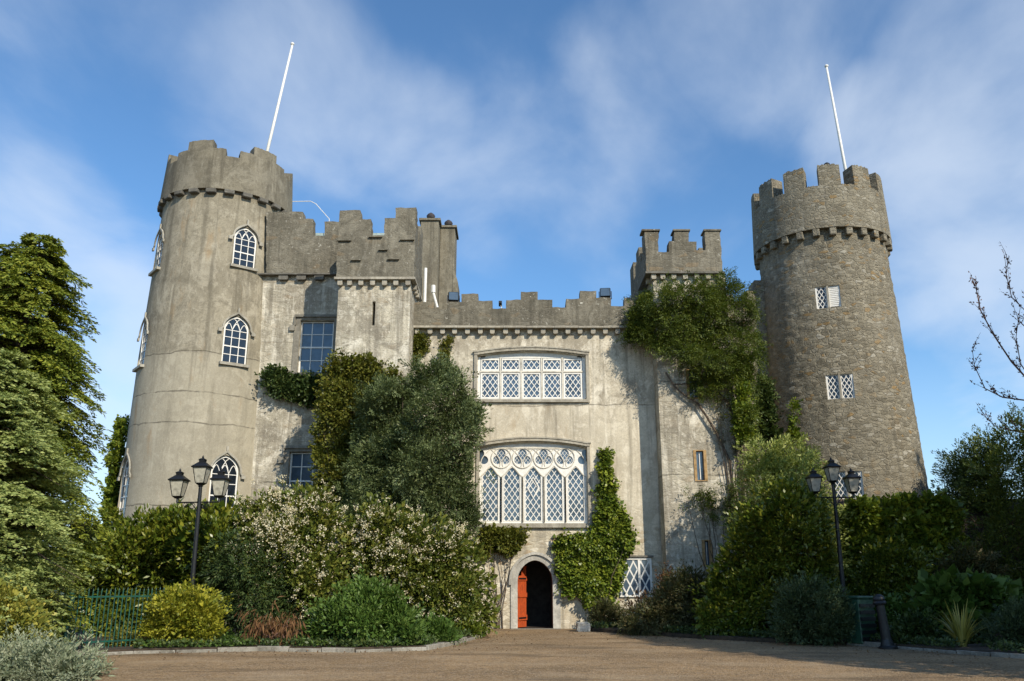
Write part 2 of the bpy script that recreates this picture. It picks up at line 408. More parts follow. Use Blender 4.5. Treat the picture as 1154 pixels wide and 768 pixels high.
# ================================================================ GROUND
def sheet(name, pts, z, mat, z2=None):
    me = bpy.data.meshes.new(name); me.from_pydata([(p[0], p[1], z) for p in pts], [], [tuple(range(len(pts)))]); me.update()
    o = link(name, me, mat); o['kind'] = 'structure'; return o
def gravel_mat():
    m, t, b, out = new_mat('brown_fine_gravel'); q = NT(t)
    geo = q.n('ShaderNodeNewGeometry'); p = geo.outputs['Position']
    n1 = q.noise(p, 0.30, 6, 0.6, 0.3); n2 = q.noise(p, 4.0, 8, 0.7); n3 = q.noise(p, 38, 5, 0.75)
    vo = q.n('ShaderNodeTexVoronoi'); vo.inputs['Scale'].default_value = 34; q.L(p, vo.inputs['Vector'])
    cs = q.n('ShaderNodeSeparateColor'); q.L(vo.outputs['Color'], cs.inputs[0])
    c = q.mix(q.rng(n1, 0.35, 0.65), (0.41, 0.275, 0.145), (0.28, 0.190, 0.102))
    c = q.mix(q.math('MULTIPLY', q.rng(n2, 0.42, 0.68), 0.6), c, (0.19, 0.14, 0.095))
    c = q.mix(q.math('MULTIPLY', q.rng(cs.outputs[0], 0.6, 1.0), 0.6), c, (0.55, 0.43, 0.30))
    c = q.mix(q.math('MULTIPLY', q.rng(cs.outputs[1], 0.7, 1.0), 0.6), c, (0.09, 0.068, 0.05))
    tr = q.noise(q.mapping(p, (0.45, 0.9, 1), rot=(0, 0, R(8))), 1.0, 6, 0.65)
    c = q.mix(q.math('MULTIPLY', q.rng(tr, 0.46, 0.70), 0.40), c, (0.50, 0.39, 0.26))
    wet = q.noise(q.mapping(p, (0.25, 0.6, 1), (4, 1, 0), (0, 0, R(-6))), 1.0, 7, 0.6)
    c = q.mix(q.math('MULTIPLY', q.rng(wet, 0.52, 0.66), 0.5), c, (0.12, 0.088, 0.058))
    q.L(c, b.inputs['Base Color']); b.inputs['Roughness'].default_value = 0.95; b.inputs['Specular IOR Level'].default_value = 0.1
    bp = q.n('ShaderNodeBump'); bp.inputs['Strength'].default_value = 0.9; bp.inputs['Distance'].default_value = 0.03
    q.L(q.math('ADD', q.math('MULTIPLY', vo.outputs['Distance'], 0.8), q.math('ADD', n3, q.math('MULTIPLY', n2, 1.5))), bp.inputs['Height']); q.L(bp.outputs[0], b.inputs['Normal'])
    return m
M['gravel'] = gravel_mat()
M['soil'] = plain_mat('dark_leafy_soil', (0.060, 0.042, 0.026), 0.95, var=0.4, scale=5, bump=0.8)
M['grass'] = plain_mat('rough_grass', (0.05, 0.075, 0.022), 0.95, var=0.4, scale=2, bump=0.8)
sheet('ground', [(-1500, -1500), (1500, -1500), (1500, 1500), (-1500, 1500)], -0.012, M['grass'])
sheet('driveway', [(-60, -40), (60, -40), (60, 33), (-60, 33)], 0.0, M['gravel'])

def bed(name, edge_px, back, z=0.10):
    """raised soil bed with a front edge traced on the ground"""
    front = [on_ground(x, y) for x, y in edge_px]
    pts = [(p.x, p.y) for p in front] + back
    mb = MB(); n = len(pts)
    mb.add([(x, y, 0.002) for x, y in pts] + [(x, y, z) for x, y in pts],
           [tuple(range(n, 2*n))] + [(i, (i+1) % n, n+(i+1) % n, n+i) for i in range(n)])
    o = mb.build(name, M['soil']); o['kind'] = 'structure'; return front
left_edge = bed('flower_bed', [(-300, 742), (60, 741), (150, 737), (290, 734), (400, 735.5), (480, 733), (515, 726), (540, 718.5), (548, 713)], [(-1.0, 29.9), (-40, 29.9), (-40, 21)])
right_edge = bed('flower_bed', [(660, 711.5), (720, 715.5), (800, 721), (880, 725), (955, 727), (1010, 731), (1080, 737), (1160, 743), (1400, 760)], [(40, 18), (40, 32), (3.0, 29.9)])
def kerb(pts, w=0.14, h=0.10):
    mb = MB()
    P = [Vector((p.x, p.y)) for p in pts]
    for a, b in zip(P, P[1:]):
        L = (b-a).length; n = max(1, int(L/0.75)); d = (b-a)/L
        rot = Matrix.Rotation(math.atan2(d.y, d.x), 3, 'Z')
        for k in range(n):
            c = a + d*(L*(k+0.5)/n)
            r2 = rot @ Matrix.Rotation(random.gauss(0, 0.015), 3, 'Z') @ Matrix.Rotation(random.gauss(0, 0.02), 3, 'X')
            hh = h + random.uniform(-0.045, 0.02)
            mb.obox((c.x, c.y, hh/2 - 0.01), (L/n/2 - 0.008, w/2 + random.uniform(-.012, .012), hh/2 + 0.01), r2)
    me = chamfer(mb.mesh('kerb'), 0.012)
    o = link('kerb', me, M['kerb']); o['kind'] = 'structure'
kerb(left_edge[1:]); kerb(right_edge[4:])
# earth bank that carries the right-hand tower
mb = MB()
xs = np.linspace(7.6, 46, 40); ys = np.linspace(26.2, 44, 26)
vs = []
for y in ys:
    for x in xs:
        k = min(max((y-26.6)/2.2, 0), 1); k = k*k*(3-2*k)
        e = min(max((x-7.6)/1.6, 0), 1)
        vs.append((x, y, -0.05 + 4.15*k*e + 0.15*math.sin(x*1.3+y*2.1)*k))
fs = [(j*40+i, j*40+i+1, (j+1)*40+i+1, (j+1)*40+i) for j in range(25) for i in range(39)]
mb.add(vs, fs); o = mb.build('bank', M['soil'], smooth=True); o['kind'] = 'structure'

# ================================================================ CASTLE
castle = empty('castle', (0, 30, 0), 'grey stone castle with two round crenellated towers and ivy on its walls', 'castle')
CINV = Matrix.Translation((0, -30, 0))
def part(name, mb, mat, parent=None, smooth=False, label=None):
    """a mesh in world coordinates as a part of the castle"""
    me = mb.mesh(name, smooth) if isinstance(mb, MB) else mb
    if parent is None or parent is castle: me.transform(CINV)
    else:
        me.transform((parent.get_world() if False else WORLD[parent.name]).inverted())
    o = link(name, me, mat, parent or castle)
    WORLD[o.name] = WORLD[(parent or castle).name].copy()
    if label: o['label'] = label
    return o
WORLD = {castle.name: Matrix.Translation((0, 30, 0))}
def place(name, mb, mat, Mw, parent=None, smooth=False):
    """a mesh in its own coordinates, set in the world with matrix Mw"""
    me = mb.mesh(name, smooth) if isinstance(mb, MB) else mb
    par = parent or castle
    o = link(name, me, mat, par)
    o.matrix_local = WORLD[par.name].inverted() @ Mw
    WORLD[o.name] = Mw.copy()
    return o
def sub(name, mb, mat, parent, smooth=False):
    me = mb.mesh(name, smooth) if isinstance(mb, MB) else mb
    o = link(name, me, mat, parent); WORLD[o.name] = WORLD[parent.name].copy(); return o

# ---- window pieces (own coordinates: x along the wall, -y outwards, z up; origin in the middle of the sill)
def lattice(mb, poly, dx, dz, w, y0, y1, ph=0.0):
    """two families of diagonal bars clipped to a polygon"""
    n = len(poly); P = [Vector(p) for p in poly]
    x0 = min(p.x for p in P); x1 = max(p.x for p in P); z0 = min(p.y for p in P); z1 = max(p.y for p in P)
    m = dz/dx
    for sgn in (1, -1):
        cs = []
        lo = min(z0 - sgn*m*x0, z0 - sgn*m*x1); hi = max(z1 - sgn*m*x0, z1 - sgn*m*x1)
        mid = (z0+z1)/2 - sgn*m*(x0+x1)/2
        k0 = int((lo-mid)/dz)-1; k1 = int((hi-mid)/dz)+1
        for k in range(k0, k1+1):
            c = mid + (k+0.5+ph)*dz
            hits = []
            for i in range(n):
                a, b = P[i], P[(i+1) % n]
                fa = a.y - sgn*m*a.x - c; fb = b.y - sgn*m*b.x - c
                if (fa > 0) != (fb > 0):
                    t = fa/(fa-fb); hits.append(a + (b-a)*t)
            hits.sort(key=lambda p: p.x)
            for a, b in zip(hits[::2], hits[1::2]):
                if (b-a).length > 0.03: mb.ribbon([tuple(a), tuple(b)], w, y0 + (0.002 if sgn > 0 else 0), y1)
def arch_pts(w, hs, ht, n=8, ogee=0.0):
    """outline of an opening: width w, springing at hs, point at ht (counter-clockwise from lower left)"""
    r = []
    for i in range(n+1):
        t = i/n
        x = w/2*math.cos(t*math.pi/2)**0.80
        z = hs + (ht-hs)*((1-ogee)*math.sin(t*math.pi/2)**0.9 + ogee*t**1.6)
        r.append((x, z))
    rt = [(-x, z) for x, z in reversed(r[:-1])]
    return [(-w/2, 0), (w/2, 0)] + r + rt
def gothic_sash(Mw, w, h, label=None):
    """white pointed sash window with curved tracery, hood mould and sill"""
    hs = h*0.72
    out = arch_pts(w, hs, h, ogee=0.25)
    f = MB(); yf = 0.10
    f.ribbon(out, 0.055, yf, yf+0.07, closed=True)
    for k in (1, 2):
        x = -w/2 + w*k/3
        f.ribbon([(x, 0), (x, hs)], 0.028, yf+0.015, yf+0.05)
    for z in (hs*0.25, hs*0.5, hs*0.77, hs*0.985):
        f.ribbon([(-w/2, z), (w/2, z)], 0.045 if abs(z-hs*0.5) < .01 else 0.024, yf+0.012, yf+0.052)
    for a in range(3):                              # crossing arcs in the head
        xa = -w/2 + w*a/3
        f.ribbon([(xa + w/3*(i/8), hs + (h-hs)*0.50*math.sin(math.pi*i/8)) for i in range(9)], 0.024, yf+0.018, yf+0.048)
    f.ribbon([(-w/6, hs), (-w*.10, hs+(h-hs)*.40), (w*.02, hs+(h-hs)*.75), (w*.13, hs+(h-hs)*.90)], 0.022, yf+0.02, yf+0.046)
    f.ribbon([(w/6, hs), (w*.10, hs+(h-hs)*.40), (-w*.02, hs+(h-hs)*.75), (-w*.13, hs+(h-hs)*.90)], 0.022, yf+0.022, yf+0.044)
    win = place('window', f, M['white'], Mw)
    g = MB(); g.prism([(x*0.98, z) for x, z in out], yf+0.035, yf+0.06); sub('glass', g, M['glass_dark'], win)
    # curtain standing behind one third of the panes
    hm = MB()
    hood = [(w/2+0.20, hs-0.06), (w/2+0.10, hs+0.03)]
    for i in range(9):
        t = i/8; hood.append(((w/2+0.09)*math.cos(t*math.pi/2)**0.75, hs + 0.05 + (h-hs+0.08)*(0.72*math.sin(t*math.pi/2) + 0.28*t**3.0)))
    hood[-1] = (0.0, h+0.17)
    full = hood + [(0.0, h+0.36)] 
    hm.ribbon(full, 0.070, -0.022, 0.03); hm.ribbon([(-x, z) for x, z in full], 0.069, -0.020, 0.03)
    for s in (-1, 1): hm.box(s*(w/2+.19)-0.075, s*(w/2+.19)+0.075, -0.03, 0.03, hs-0.15, hs-0.03)
    sub('hood_mould', hm, M['pale_stone'], win)
    sl = MB(); sl.box(-w/2-0.12, w/2+0.12, -0.09, 0.10, -0.13, -0.03); sub('sill', sl, M['pale_stone'], win)
    return win
def gothic_cutter(Mw, w, h):
    c = MB(); c.prism(arch_pts(w+0.07, h*0.72, h+0.05, ogee=0.25), -0.4, 0.24); return xf(c.mesh(), Mw)
def two_light(Mw, w, h, louvre=False):
    f = MB(); yf = 0.10
    f.ribbon([(-w/2, 0), (w/2, 0), (w/2, h), (-w/2, h)], 0.05, yf, yf+0.06, closed=True)
    hw = w/2 - 0.09
    for s in (-1, 1):
        x0, x1 = (-w/2+.03, -0.045) if s < 0 else (0.045, w/2-.03)
        if s > 0 and louvre:
            for k in range(11):
                z = 0.05 + (h-0.1)*k/10.5
                f.box(x0, x1, yf+0.01, yf+0.05, z, z+0.055)
        else:
            lattice(f, [(x0, 0.02), (x1, 0.02), (x1, h-0.02), (x0, h-0.02)], 0.16, 0.25, 0.026, yf+0.01, yf+0.035)
        f.ribbon([(x0, 0), (x0, h)], 0.05, yf+0.004, yf+0.055); f.ribbon([(x1, 0), (x1, h)], 0.05, yf+0.006, yf+0.053)
    win = place('window', f, M['white'], Mw)
    sb = MB(); sb.box(-0.035, 0.035, 0.02, 0.2, 0, h); sub('mullion', sb, M['dressed'], win)
    g = MB(); g.box(-w/2, w/2, yf+0.04, yf+0.055, 0, h); sub('glass', g, M['glass_dark'], win)
    return win
def rect_cutter(Mw, w, h, d=0.24):
    c = MB(); c.box(-w/2-.012, w/2+.012, -0.5, d, -0.012, h+.012); return xf(c.mesh(), Mw)

# ---- round towers
def tower_hit(px, py, X0, Y0, prof):
    p0 = Vector((0, 0, CAM_H)); q = at(px, py, 30) - p0
    Rr = 2.6
    for _ in range(12):
        a = q.x**2 + q.y**2; bq = -(q.x*X0 + q.y*Y0); c = X0**2 + Y0**2 - Rr**2
        disc = bq*bq - a*c
        t = (-bq - math.sqrt(max(disc, 0)))/a
        p = p0 + q*t; Rr = float(np.interp(p.z, [r[1] for r in prof], [r[0] for r in prof]))
    return math.atan2(p.x-X0, -(p.y-Y0)), p.z
def tower_mat(X0, Y0, prof, phi, z):
    Rr = float(np.interp(z, [r[1] for r in prof], [r[0] for r in prof]))
    return Matrix.Translation((X0 + Rr*math.sin(phi), Y0 - Rr*math.cos(phi), z)) @ Matrix.Rotation(phi, 4, 'Z')
def crenel_ring(c, z0, ro0, ro1, th, ztop, zmax, seg=360, rough=0.012):
    vs = []; fs = []
    rn = [random.uniform(-rough, rough) for _ in range(seg)]
    Z = []
    for k in range(seg):
        Z.append(ztop(360.0*(k+0.5)/seg))
    zw = {}
    for k in range(seg):                           # chips along the top
        pass
    def P(r, a, z): return (c[0]+r*math.sin(a), c[1]-r*math.cos(a), z)
    for k in range(seg):
        a0, a1 = 2*math.pi*k/seg, 2*math.pi*(k+1)/seg
        z1 = Z[k]; f = (z1-z0)/(zmax-z0); ro = ro0+(ro1-ro0)*f
        b = len(vs)
        zj0 = z1 + rn[k]*1.2; zj1 = z1 + rn[(k+1) % seg]*1.2
        vs += [P(ro0, a0, z0), P(ro0, a1, z0), P(ro, a1, zj1), P(ro, a0, zj0), P(ro-th, a0, z0), P(ro-th, a1, z0), P(ro-th, a1, zj1), P(ro-th, a0, zj0)]
        fs += [(b, b+1, b+2, b+3), (b+5, b+4, b+7, b+6), (b+3, b+2, b+6, b+7), (b, b+4, b+5, b+1)]
        if abs(Z[k-1]-Z[k]) > 1e-6: fs.append((b, b+3, b+7, b+4))
        if abs(Z[(k+1) % seg]-Z[k]) > 1e-6: fs.append((b+1, b+5, b+6, b+2))
    m = MB(); m.add(vs, fs); return m

# left tower
LX, LY = -11.81, 32.4
LPROF = [(2.82, -0.3), (2.765, 3.6), (2.685, 9.6), (2.46, 15.85), (2.46, 16.4)]
mb = MB(); mb.lathe([(np.interp(z, [p[1] for p in LPROF], [p[0] for p in LPROF]), z) for z in np.linspace(-0.3, 16.4, 30)], (LX, LY), 160)
wl = []
for px, py, w, h in ((275, 300, 0.82, 1.55), (264, 409, 0.86, 1.75), (249.5, 584, 0.92, 2.15)):
    phi, z = tower_hit(px, py, LX, LY, LPROF); wl.append((tower_mat(LX, LY, LPROF, phi, z), w, h)); print('tower window', math.degrees(phi), z)
    wl.append((tower_mat(LX, LY, LPROF, phi - R(89 if z > 4 else 87), z), w, h))
me = cut_mesh(mb.mesh(), [gothic_cutter(m_, w, h) for m_, w, h in wl])
ltower = part('round_tower', me, M['tower_render'])
for m_, w, h in wl: gothic_sash(m_, w, h)
LV = 20.0
def ltop(a):
    d = (a - LV) % 60; d = min(d, 60-d); e = abs(d-30)        # distance from a merlon's middle
    return 18.22 if e < 11.7 else (17.86 if e < 23.6 else 17.55)
lpar = part('parapet', crenel_ring((LX, LY), 16.1, 2.62, 2.50, 0.45, ltop, 18.2), M['tower_cap'])
mb = MB(); mb.lathe([(2.2, 16.3), (2.2, 16.5)], (LX, LY), 48); part('tower_roof', mb, M['dark_stone'])
def corbel_ring(c, r, z, n, w, h, d, mat, parent, a0, a1, off=0.0):
    src = None
    for k in range(n):
        a = 360.0*k/n + off
        if not (a0 <= (a+180) % 360 - 180 <= a1): continue
        if src is None:
            m = MB(); m.box(-w/2, w/2, -d, 0.15, -h/2, h/2)
            me_ = chamfer(m.mesh('corbel'), 0.025); src = me_; me_.materials.append(mat)
        o = bpy.data.objects.new('corbel', src); col.objects.link(o); o.parent = parent
        Mw = Matrix.Translation((c[0]+r*math.sin(R(a)), c[1]-r*math.cos(R(a)), z+random.uniform(-.01, .01))) @ Matrix.Rotation(R(a+random.uniform(-1, 1)), 4, 'Z')
        o.matrix_local = WORLD[parent.name].inverted() @ Mw
corbel_ring((LX, LY), 2.47, 16.0, 24, 0.38, 0.17, 0.20, M['dark_stone'], lpar, -85, 125, 5)

# right tower
RX, RY = 12.887, 33.0
RPROF = [(2.90, -0.3), (2.85, 4.7), (2.67, 9.6), (2.495, 14.0), (2.495, 15.2)]
from mathutils import noise as mnoise
mb = MB(); mb.lathe([(np.interp(z, [p[1] for p in RPROF], [p[0] for p in RPROF]), z) for z in np.linspace(-0.3, 15.2, 110)], (RX, RY), 200)
def stony(v, cx_, cy_, amp):
    dx, dy = v[0]-cx_, v[1]-cy_; rr_ = math.hypot(dx, dy); a_ = math.atan2(dx, -dy)*2.6
    n_ = mnoise.noise((a_*2.2, v[2]*5.2, 3.1)) + 0.6*mnoise.noise((a_*5.0, v[2]*9.0, 7.7)) + 0.8*mnoise.noise((a_*.7, v[2]*.8, 1.0))
    k_ = 1 + amp*n_/rr_
    return (cx_+dx*k_, cy_+dy*k_, v[2])
mb.v = [stony(v, RX, RY, 0.028) for v in mb.v]
wl = []
for px, py, w, h in ((934.5, 346.5, 0.86, 0.86), (948.5, 449, 0.92, 0.90), (957, 562, 1.0, 0.95)):
    phi, z = tower_hit(px, py, RX, RY, RPROF); wl.append((tower_mat(RX, RY, RPROF, phi, z), w, h))
me = cut_mesh(mb.mesh(), [rect_cutter(m_, w, h) for m_, w, h in wl])
rtower = part('round_tower', me, M['rubble'])
for i, (m_, w, h) in enumerate(wl): two_light(m_, w, h, i == 0)
RV = -22.0
def rtop(a):
    d = (a - RV - 14) % 30; d = min(d, 30-d)
    return 17.42 if d < 9.4 else 16.55
rpar = part('parapet', crenel_ring((RX, RY), 14.72, 2.71, 2.62, 0.62, rtop, 17.4, rough=0.03), M['rubble'])
mb = MB(); mb.lathe([(2.0, 15.6), (2.15, 15.75)], (RX, RY), 48); part('tower_roof', mb, M['dark_stone'])
corbel_ring((RX, RY), 2.505, 14.56, 27, 0.26, 0.30, 0.20, M['rubble'], rpar, -125, 85, 3)

# ---- straight walls
def sil(pts, Y): return [(at(x, y, Y).x, at(x, y, Y).z) for x, y in pts]
def jit(poly, s=0.012): return [(x + random.uniform(-s, s), z + random.uniform(-s, s)) for x, z in poly]
def rough_poly(poly, step=0.16, s=0.022):
    """short uneven segments along the outline so that edges look worn"""
    r = []
    for (a, b) in zip(poly, poly[1:] + poly[:1]):
        L = math.hypot(b[0]-a[0], b[1]-a[1]); n = max(1, int(L/step))
        for k in range(n):
            j = 0 if k == 0 else s
            r.append((a[0]+(b[0]-a[0])*k/n + random.uniform(-j, j), a[1]+(b[1]-a[1])*k/n + random.uniform(-j, j)))
    return r
YF = 30.0
FZ = at(600, 368, YF).z
main = MB(); main.box(-6.0, 5.2, YF, 33.0, -0.3, FZ)
cut = []
def X(px, py, Y=YF): return at(px, py, Y).x
def Zp(py, Y=YF): return at(577, py, Y).z
def opening(poly, Y, d):
    c = MB(); c.prism(poly, Y-0.5, Y+d); cut.append(c.mesh())
# upper window
u0, u1, uz0, uzs, uzc = X(538, 425), X(660, 425), Zp(450.5), Zp(401.5), Zp(396.5)
def seg_arch(x0, x1, z0, zs, zc, n=14):
    top = []
    for i in range(n+1):
        t = i/n; top.append((x1 + (x0-x1)*t, zs + (zc-zs)*(1-(2*t-1)**2)))
    return [(x0, z0), (x1, z0)] + top
opening(seg_arch(u0, u1, uz0, uzs, uzc), YF, 0.30)
# lower gothic window
g0, g1, gz0, gzs, gzc = X(540, 545), X(662, 545), Zp(590), Zp(504.5), Zp(498.5)
opening(seg_arch(g0, g1, gz0, gzs, gzc), YF, 0.30)
# doorway
d0, d1, dzs, dzt = X(583.2, 680), X(623.3, 680), Zp(656), Zp(631.5)
def pointed(x0, x1, z0, zs, zt, n=10):
    w = x1-x0; r = []
    for i in range(n+1):
        t = i/n; r.append((x1 - w/2*(1-math.cos(t*math.pi/2)**1.15), zs + (zt-zs)*math.sin(t*math.pi/2)**0.95))
    lf = [(x0+x1-x, z) for x, z in reversed(r[:-1])]
    return [(x0, z0), (x1, z0)] + r + lf
dpoly = pointed(d0, d1, 0.012, dzs, dzt)
opening(dpoly, YF, 2.4)
me = cut_mesh(main.mesh(), cut); mainw = part('facade_wall', me, M['cream_render'])
# hall behind the doorway
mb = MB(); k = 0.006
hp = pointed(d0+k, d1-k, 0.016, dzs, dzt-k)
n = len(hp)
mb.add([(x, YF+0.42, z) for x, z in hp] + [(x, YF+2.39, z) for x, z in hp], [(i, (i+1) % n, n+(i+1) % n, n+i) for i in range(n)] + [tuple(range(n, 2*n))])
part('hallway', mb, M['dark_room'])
# door surround
s0, s1, sz = X(575.6, 680), X(631.5, 680), Zp(625.5)
mb = MB(); o_ = pointed(s0, s1, 0.0, dzs, sz); i_ = pointed(d0+0.004, d1-0.004, 0.0, dzs, dzt-0.004)
oo = o_[1:] + o_[:1]; ii = i_[1:] + i_[:1]; n = len(oo)
vs = [(x, YF-0.05, z) for x, z in oo] + [(x, YF-0.02, z) for x, z in ii] + [(x, YF+0.02, z) for x, z in oo] + [(x, YF+0.40, z) for x, z in ii]
fs = []
for i in range(n-1):
    fs += [(i, i+1, n+i+1, n+i), (n+i, n+i+1, 3*n+i+1, 3*n+i), (2*n+i, 2*n+i+1, i+1, i)]
mb.add(vs, fs)
door_sur = part('door_surround', mb, M['door_stone'])
mb = MB(); ho = [p for p in pointed(s0-0.02, s1+0.02, dzs-0.1, dzs, sz+0.05)[1:]] + [(s0-0.02, dzs-0.1)]
mb.ribbon(ho, 0.09, YF-0.11, YF+0.02); part('hood_mould', mb, M['door_stone'], door_sur)
mb = MB(); mb.box(s0, s1, YF-0.35, YF+0.4, -0.02, 0.012); part('doorstep', mb, M['kerb'])
# open red door leaf
mb = MB(); hw = (d1-d0)*0.52; dh = dzs+0.42
rot = Matrix.Rotation(R(62), 3, 'Z')
hinge = Vector((d0+0.02, YF+0.16, 0))
def leafbox(x0, x1, y0, y1, z0, z1, target):
    c = Vector(((x0+x1)/2, (y0+y1)/2, 0)); c = rot @ c + hinge; target.obox((c.x, c.y, (z0+z1)/2), ((x1-x0)/2, (y1-y0)/2, (z1-z0)/2), rot)
for kx in range(4):
    leafbox(hw*kx/4+.006, hw*(kx+1)/4-.006, 0, 0.04, 0.03, dzs+0.05+0.16*kx, mb)
leafbox(0.0, hw, -0.03, -0.001, 0.25, 0.42, mb); leafbox(0.0, hw, -0.03, -0.001, 1.0, 1.15, mb); leafbox(0, hw, -0.03, -0.001, 1.55, 1.70, mb)
door = part('door', mb, M['red_door'])
for zz in (0.33, 1.62):
    mb = MB(); leafbox(0.0, hw*0.85, -0.045, -0.032, zz-0.025, zz+0.025, mb); part('hinge', mb, M['black'], door)

# upper window joinery
cx = (u0+u1)/2; Mw = Matrix.Translation((cx, YF, uz0))
W = u1-u0; Hs = uzs-uz0; Hc = uzc-uz0
f = MB(); yf = 0.14
sf = seg_arch(-W/2, W/2, 0, Hs, Hc)
f.ribbon([(-W/2+.035, 0.03), (W/2-.035, 0.03)], 0.07, yf-.01, yf+.07)
for s in (-1, 1): f.ribbon([(s*(W/2-.05), 0.065), (s*(W/2-.05), Hs)], 0.10, yf-.012, yf+.07)
f.ribbon([(x, z-.04) for x, z in sf[3:-1]], 0.10, yf-.008, yf+.07)
wl0 = (W-0.16)/5
Hh = Hs-0.02; ztr = Hh*0.665
f.prism([(-W/2+.06, Hh-.02), (W/2-.06, Hh-.02)] + [(x*.97, z-.05) for x, z in sf[3:-1]], yf+.004, yf+.05)
for kx in range(5):
    xa = -W/2+.08+wl0*kx; xb = xa+wl0
    for z0_, z1_ in ((0.06, ztr-0.03), (ztr+0.03, Hh-0.03)):
        x0_, x1_ = xa+.03, xb-.03
        b4 = 0.075
        f.ribbon([(x0_+b4/2, z0_+b4/2), (x1_-b4/2, z0_+b4/2), (x1_-b4/2, z1_-b4/2), (x0_+b4/2, z1_-b4/2)], b4, yf, yf+.06, closed=True)
        lattice(f, [(x0_+b4, z0_+b4), (x1_-b4, z0_+b4), (x1_-b4, z1_-b4), (x0_+b4, z1_-b4)], 0.198, 0.275, 0.026, yf+.02, yf+.045)
win = place('window', f, M['white'], Mw)
mu = MB()
for kx in range(1, 5): x = -W/2+.08+wl0*kx; mu.ribbon([(x, 0.02), (x, Hh)], 0.058, yf-.03, yf+.09)
mu.ribbon([(-W/2+.06, ztr), (W/2-.06, ztr)], 0.058, yf-.025, yf+.085)
sub('mullion', mu, M['stone_white'], win)
g = MB(); g.prism([(x*.99, z) for x, z in sf], yf+.045, yf+.06); sub('glass', g, M['glass'], win)
hm = MB()
hm.ribbon([(-W/2-.07, -.12), (-W/2-.07, Hs+.04)] , 0.11, -.07, .05)
hm.ribbon([(W/2+.07, -.12), (W/2+.07, Hs+.04)], 0.11, -.07, .05)
hm.ribbon([(-W/2-.125, Hs+.08)] + [(x, z+.085) for x, z in reversed(sf[2:])] + [(W/2+.125, Hs+.08)], 0.10, -.09, .05)
hm.ribbon([(-W/2-.16, Hs+.15)] + [(x, z+.155) for x, z in reversed(sf[2:])] + [(W/2+.16, Hs+.15)], 0.05, -.12, .05)
sub('hood_mould', hm, M['dressed'], win)
sl = MB(); sl.box(-W/2-.05, W/2+.05, -.10, .14, -.11, -.005); sub('sill', sl, M['dressed'], win)

# lower gothic window
cx = (g0+g1)/2; Mw = Matrix.Translation((cx, YF, gz0)); W = g1-g0; Hs = gzs-gz0; Hc = gzc-gz0; yf = 0.14
sg = seg_arch(-W/2, W/2, 0, Hs, Hc)
pm = MB(); pm.prism([(x, z+.0) for x, z in sg], yf, yf+.07)
lx = [X(p, 545)-cx for p in (552.6, 577, 601, 625, 649.3)]
lw = X(586.6, 545)-X(567.4, 545); zspr = Zp(537)-gz0; ztip = Zp(526)-gz0
def light_poly(x, w, n=8):
    """opening with an ogee head"""
    r = []
    for i in range(n+1):
        t = i/n
        xx = w/2*(math.cos(t*math.pi/2)**0.9) ; zz = zspr + (ztip-zspr)*(0.70*math.sin(t*math.pi/2) + 0.30*t**3)
        r.append((x+xx, zz))
    return [(x-w/2, .09), (x+w/2, .09)] + r + [(2*x-a, z) for a, z in reversed(r[:-1])]
cuts = []
for x in lx:
    c = MB(); c.prism(light_poly(x, lw), yf-.1, yf+.2); cuts.append(c.mesh())
tz = Zp(516.5)-gz0; rr = 0.150; tro = []
tx = [(lx[i]+lx[i+1])/2 for i in range(4)]
for x in tx + [lx[0]-(lx[1]-lx[0])/2, lx[4]+(lx[1]-lx[0])/2]:
    for a in (90, 210, 330):
        qx, qz = x+0.165*math.cos(R(a)), tz+0.03+0.155*math.sin(R(a))
        tro.append((qx, qz))
def disc(x, z, r, n=20): return [(x+r*math.cos(2*math.pi*i/n), z+r*math.sin(2*math.pi*i/n)) for i in range(n)]
for grp in range(3):
    c = MB()
    for x, z in tro[grp::3]: c.prism(disc(x, z, rr), yf-.1, yf+.2)
    cuts.append(c.mesh())
for x in tx + [lx[0]-(lx[1]-lx[0])/2, lx[4]+(lx[1]-lx[0])/2]:
    c = MB(); c.prism(disc(x, tz+.03, 0.08), yf-.1, yf+.2); cuts.append(c.mesh())
f_me = cut_mesh(pm.mesh(), cuts)
win = place('window', f_me, M['white'], Mw)
lt = MB()
for i, x in enumerate(lx):
    lp = light_poly(x, lw); lattice(lt, lp, 0.20, 0.285, 0.026, yf+.03, yf+.055)
    lt.ribbon(light_poly(x, lw-.02), 0.045, yf-.012, yf+.05, closed=True)
    if i == 2:
        zc = (zspr*0.98+.1)*0.74; lt.ribbon([(x, zc+.36), (x-.20, zc), (x, zc-.36), (x+.20, zc)], 0.05, yf-.005, yf+.04, closed=True)
for x in tx:
    lattice(lt, disc(x, tz+.03, .29), 0.13, 0.17, 0.012, yf+.04, yf+.055)
sub('lattice', lt, M['white'], win)
rb = MB()
for i, x in enumerate(lx):                         # grey mouldings sweeping over the heads
    for s in (-1, 1):
        xe = x + s*(lx[1]-lx[0])/2
        pts = [(xe, .05), (xe, zspr-.02)]
        rb.ribbon(pts, 0.05, yf-.05, yf+.03)
        rb.ribbon([(x, Hs-.02)] + [(x + s*0.345*math.sin(t*math.pi*0.62/8), ztip + 0.02 + (Hs-ztip-.05)*(1-t/8)**1.0) for t in range(9)], 0.028, yf-.02, yf+.03)
        rb.ribbon([(x, ztip+.03), (x+s*.10, ztip-.06), (x+s*.24, zspr+.10), (xe, zspr-.02)], 0.035, yf-.03, yf+.03)
for x in tx:
    rb.ribbon(disc(x, tz+.02, .355, 28), 0.030, yf-.032, yf+.03, closed=True)
rb.ribbon([(-W/2, Hs-.005), (W/2, Hs-.005)], 0.05, yf-.03, yf+.03)
sub('tracery', rb, M['stone_white'], win)
g = MB(); g.prism([(x*.99, z) for x, z in sg], yf+.055, yf+.068); sub('glass', g, M['glass'], win)
hm = MB()
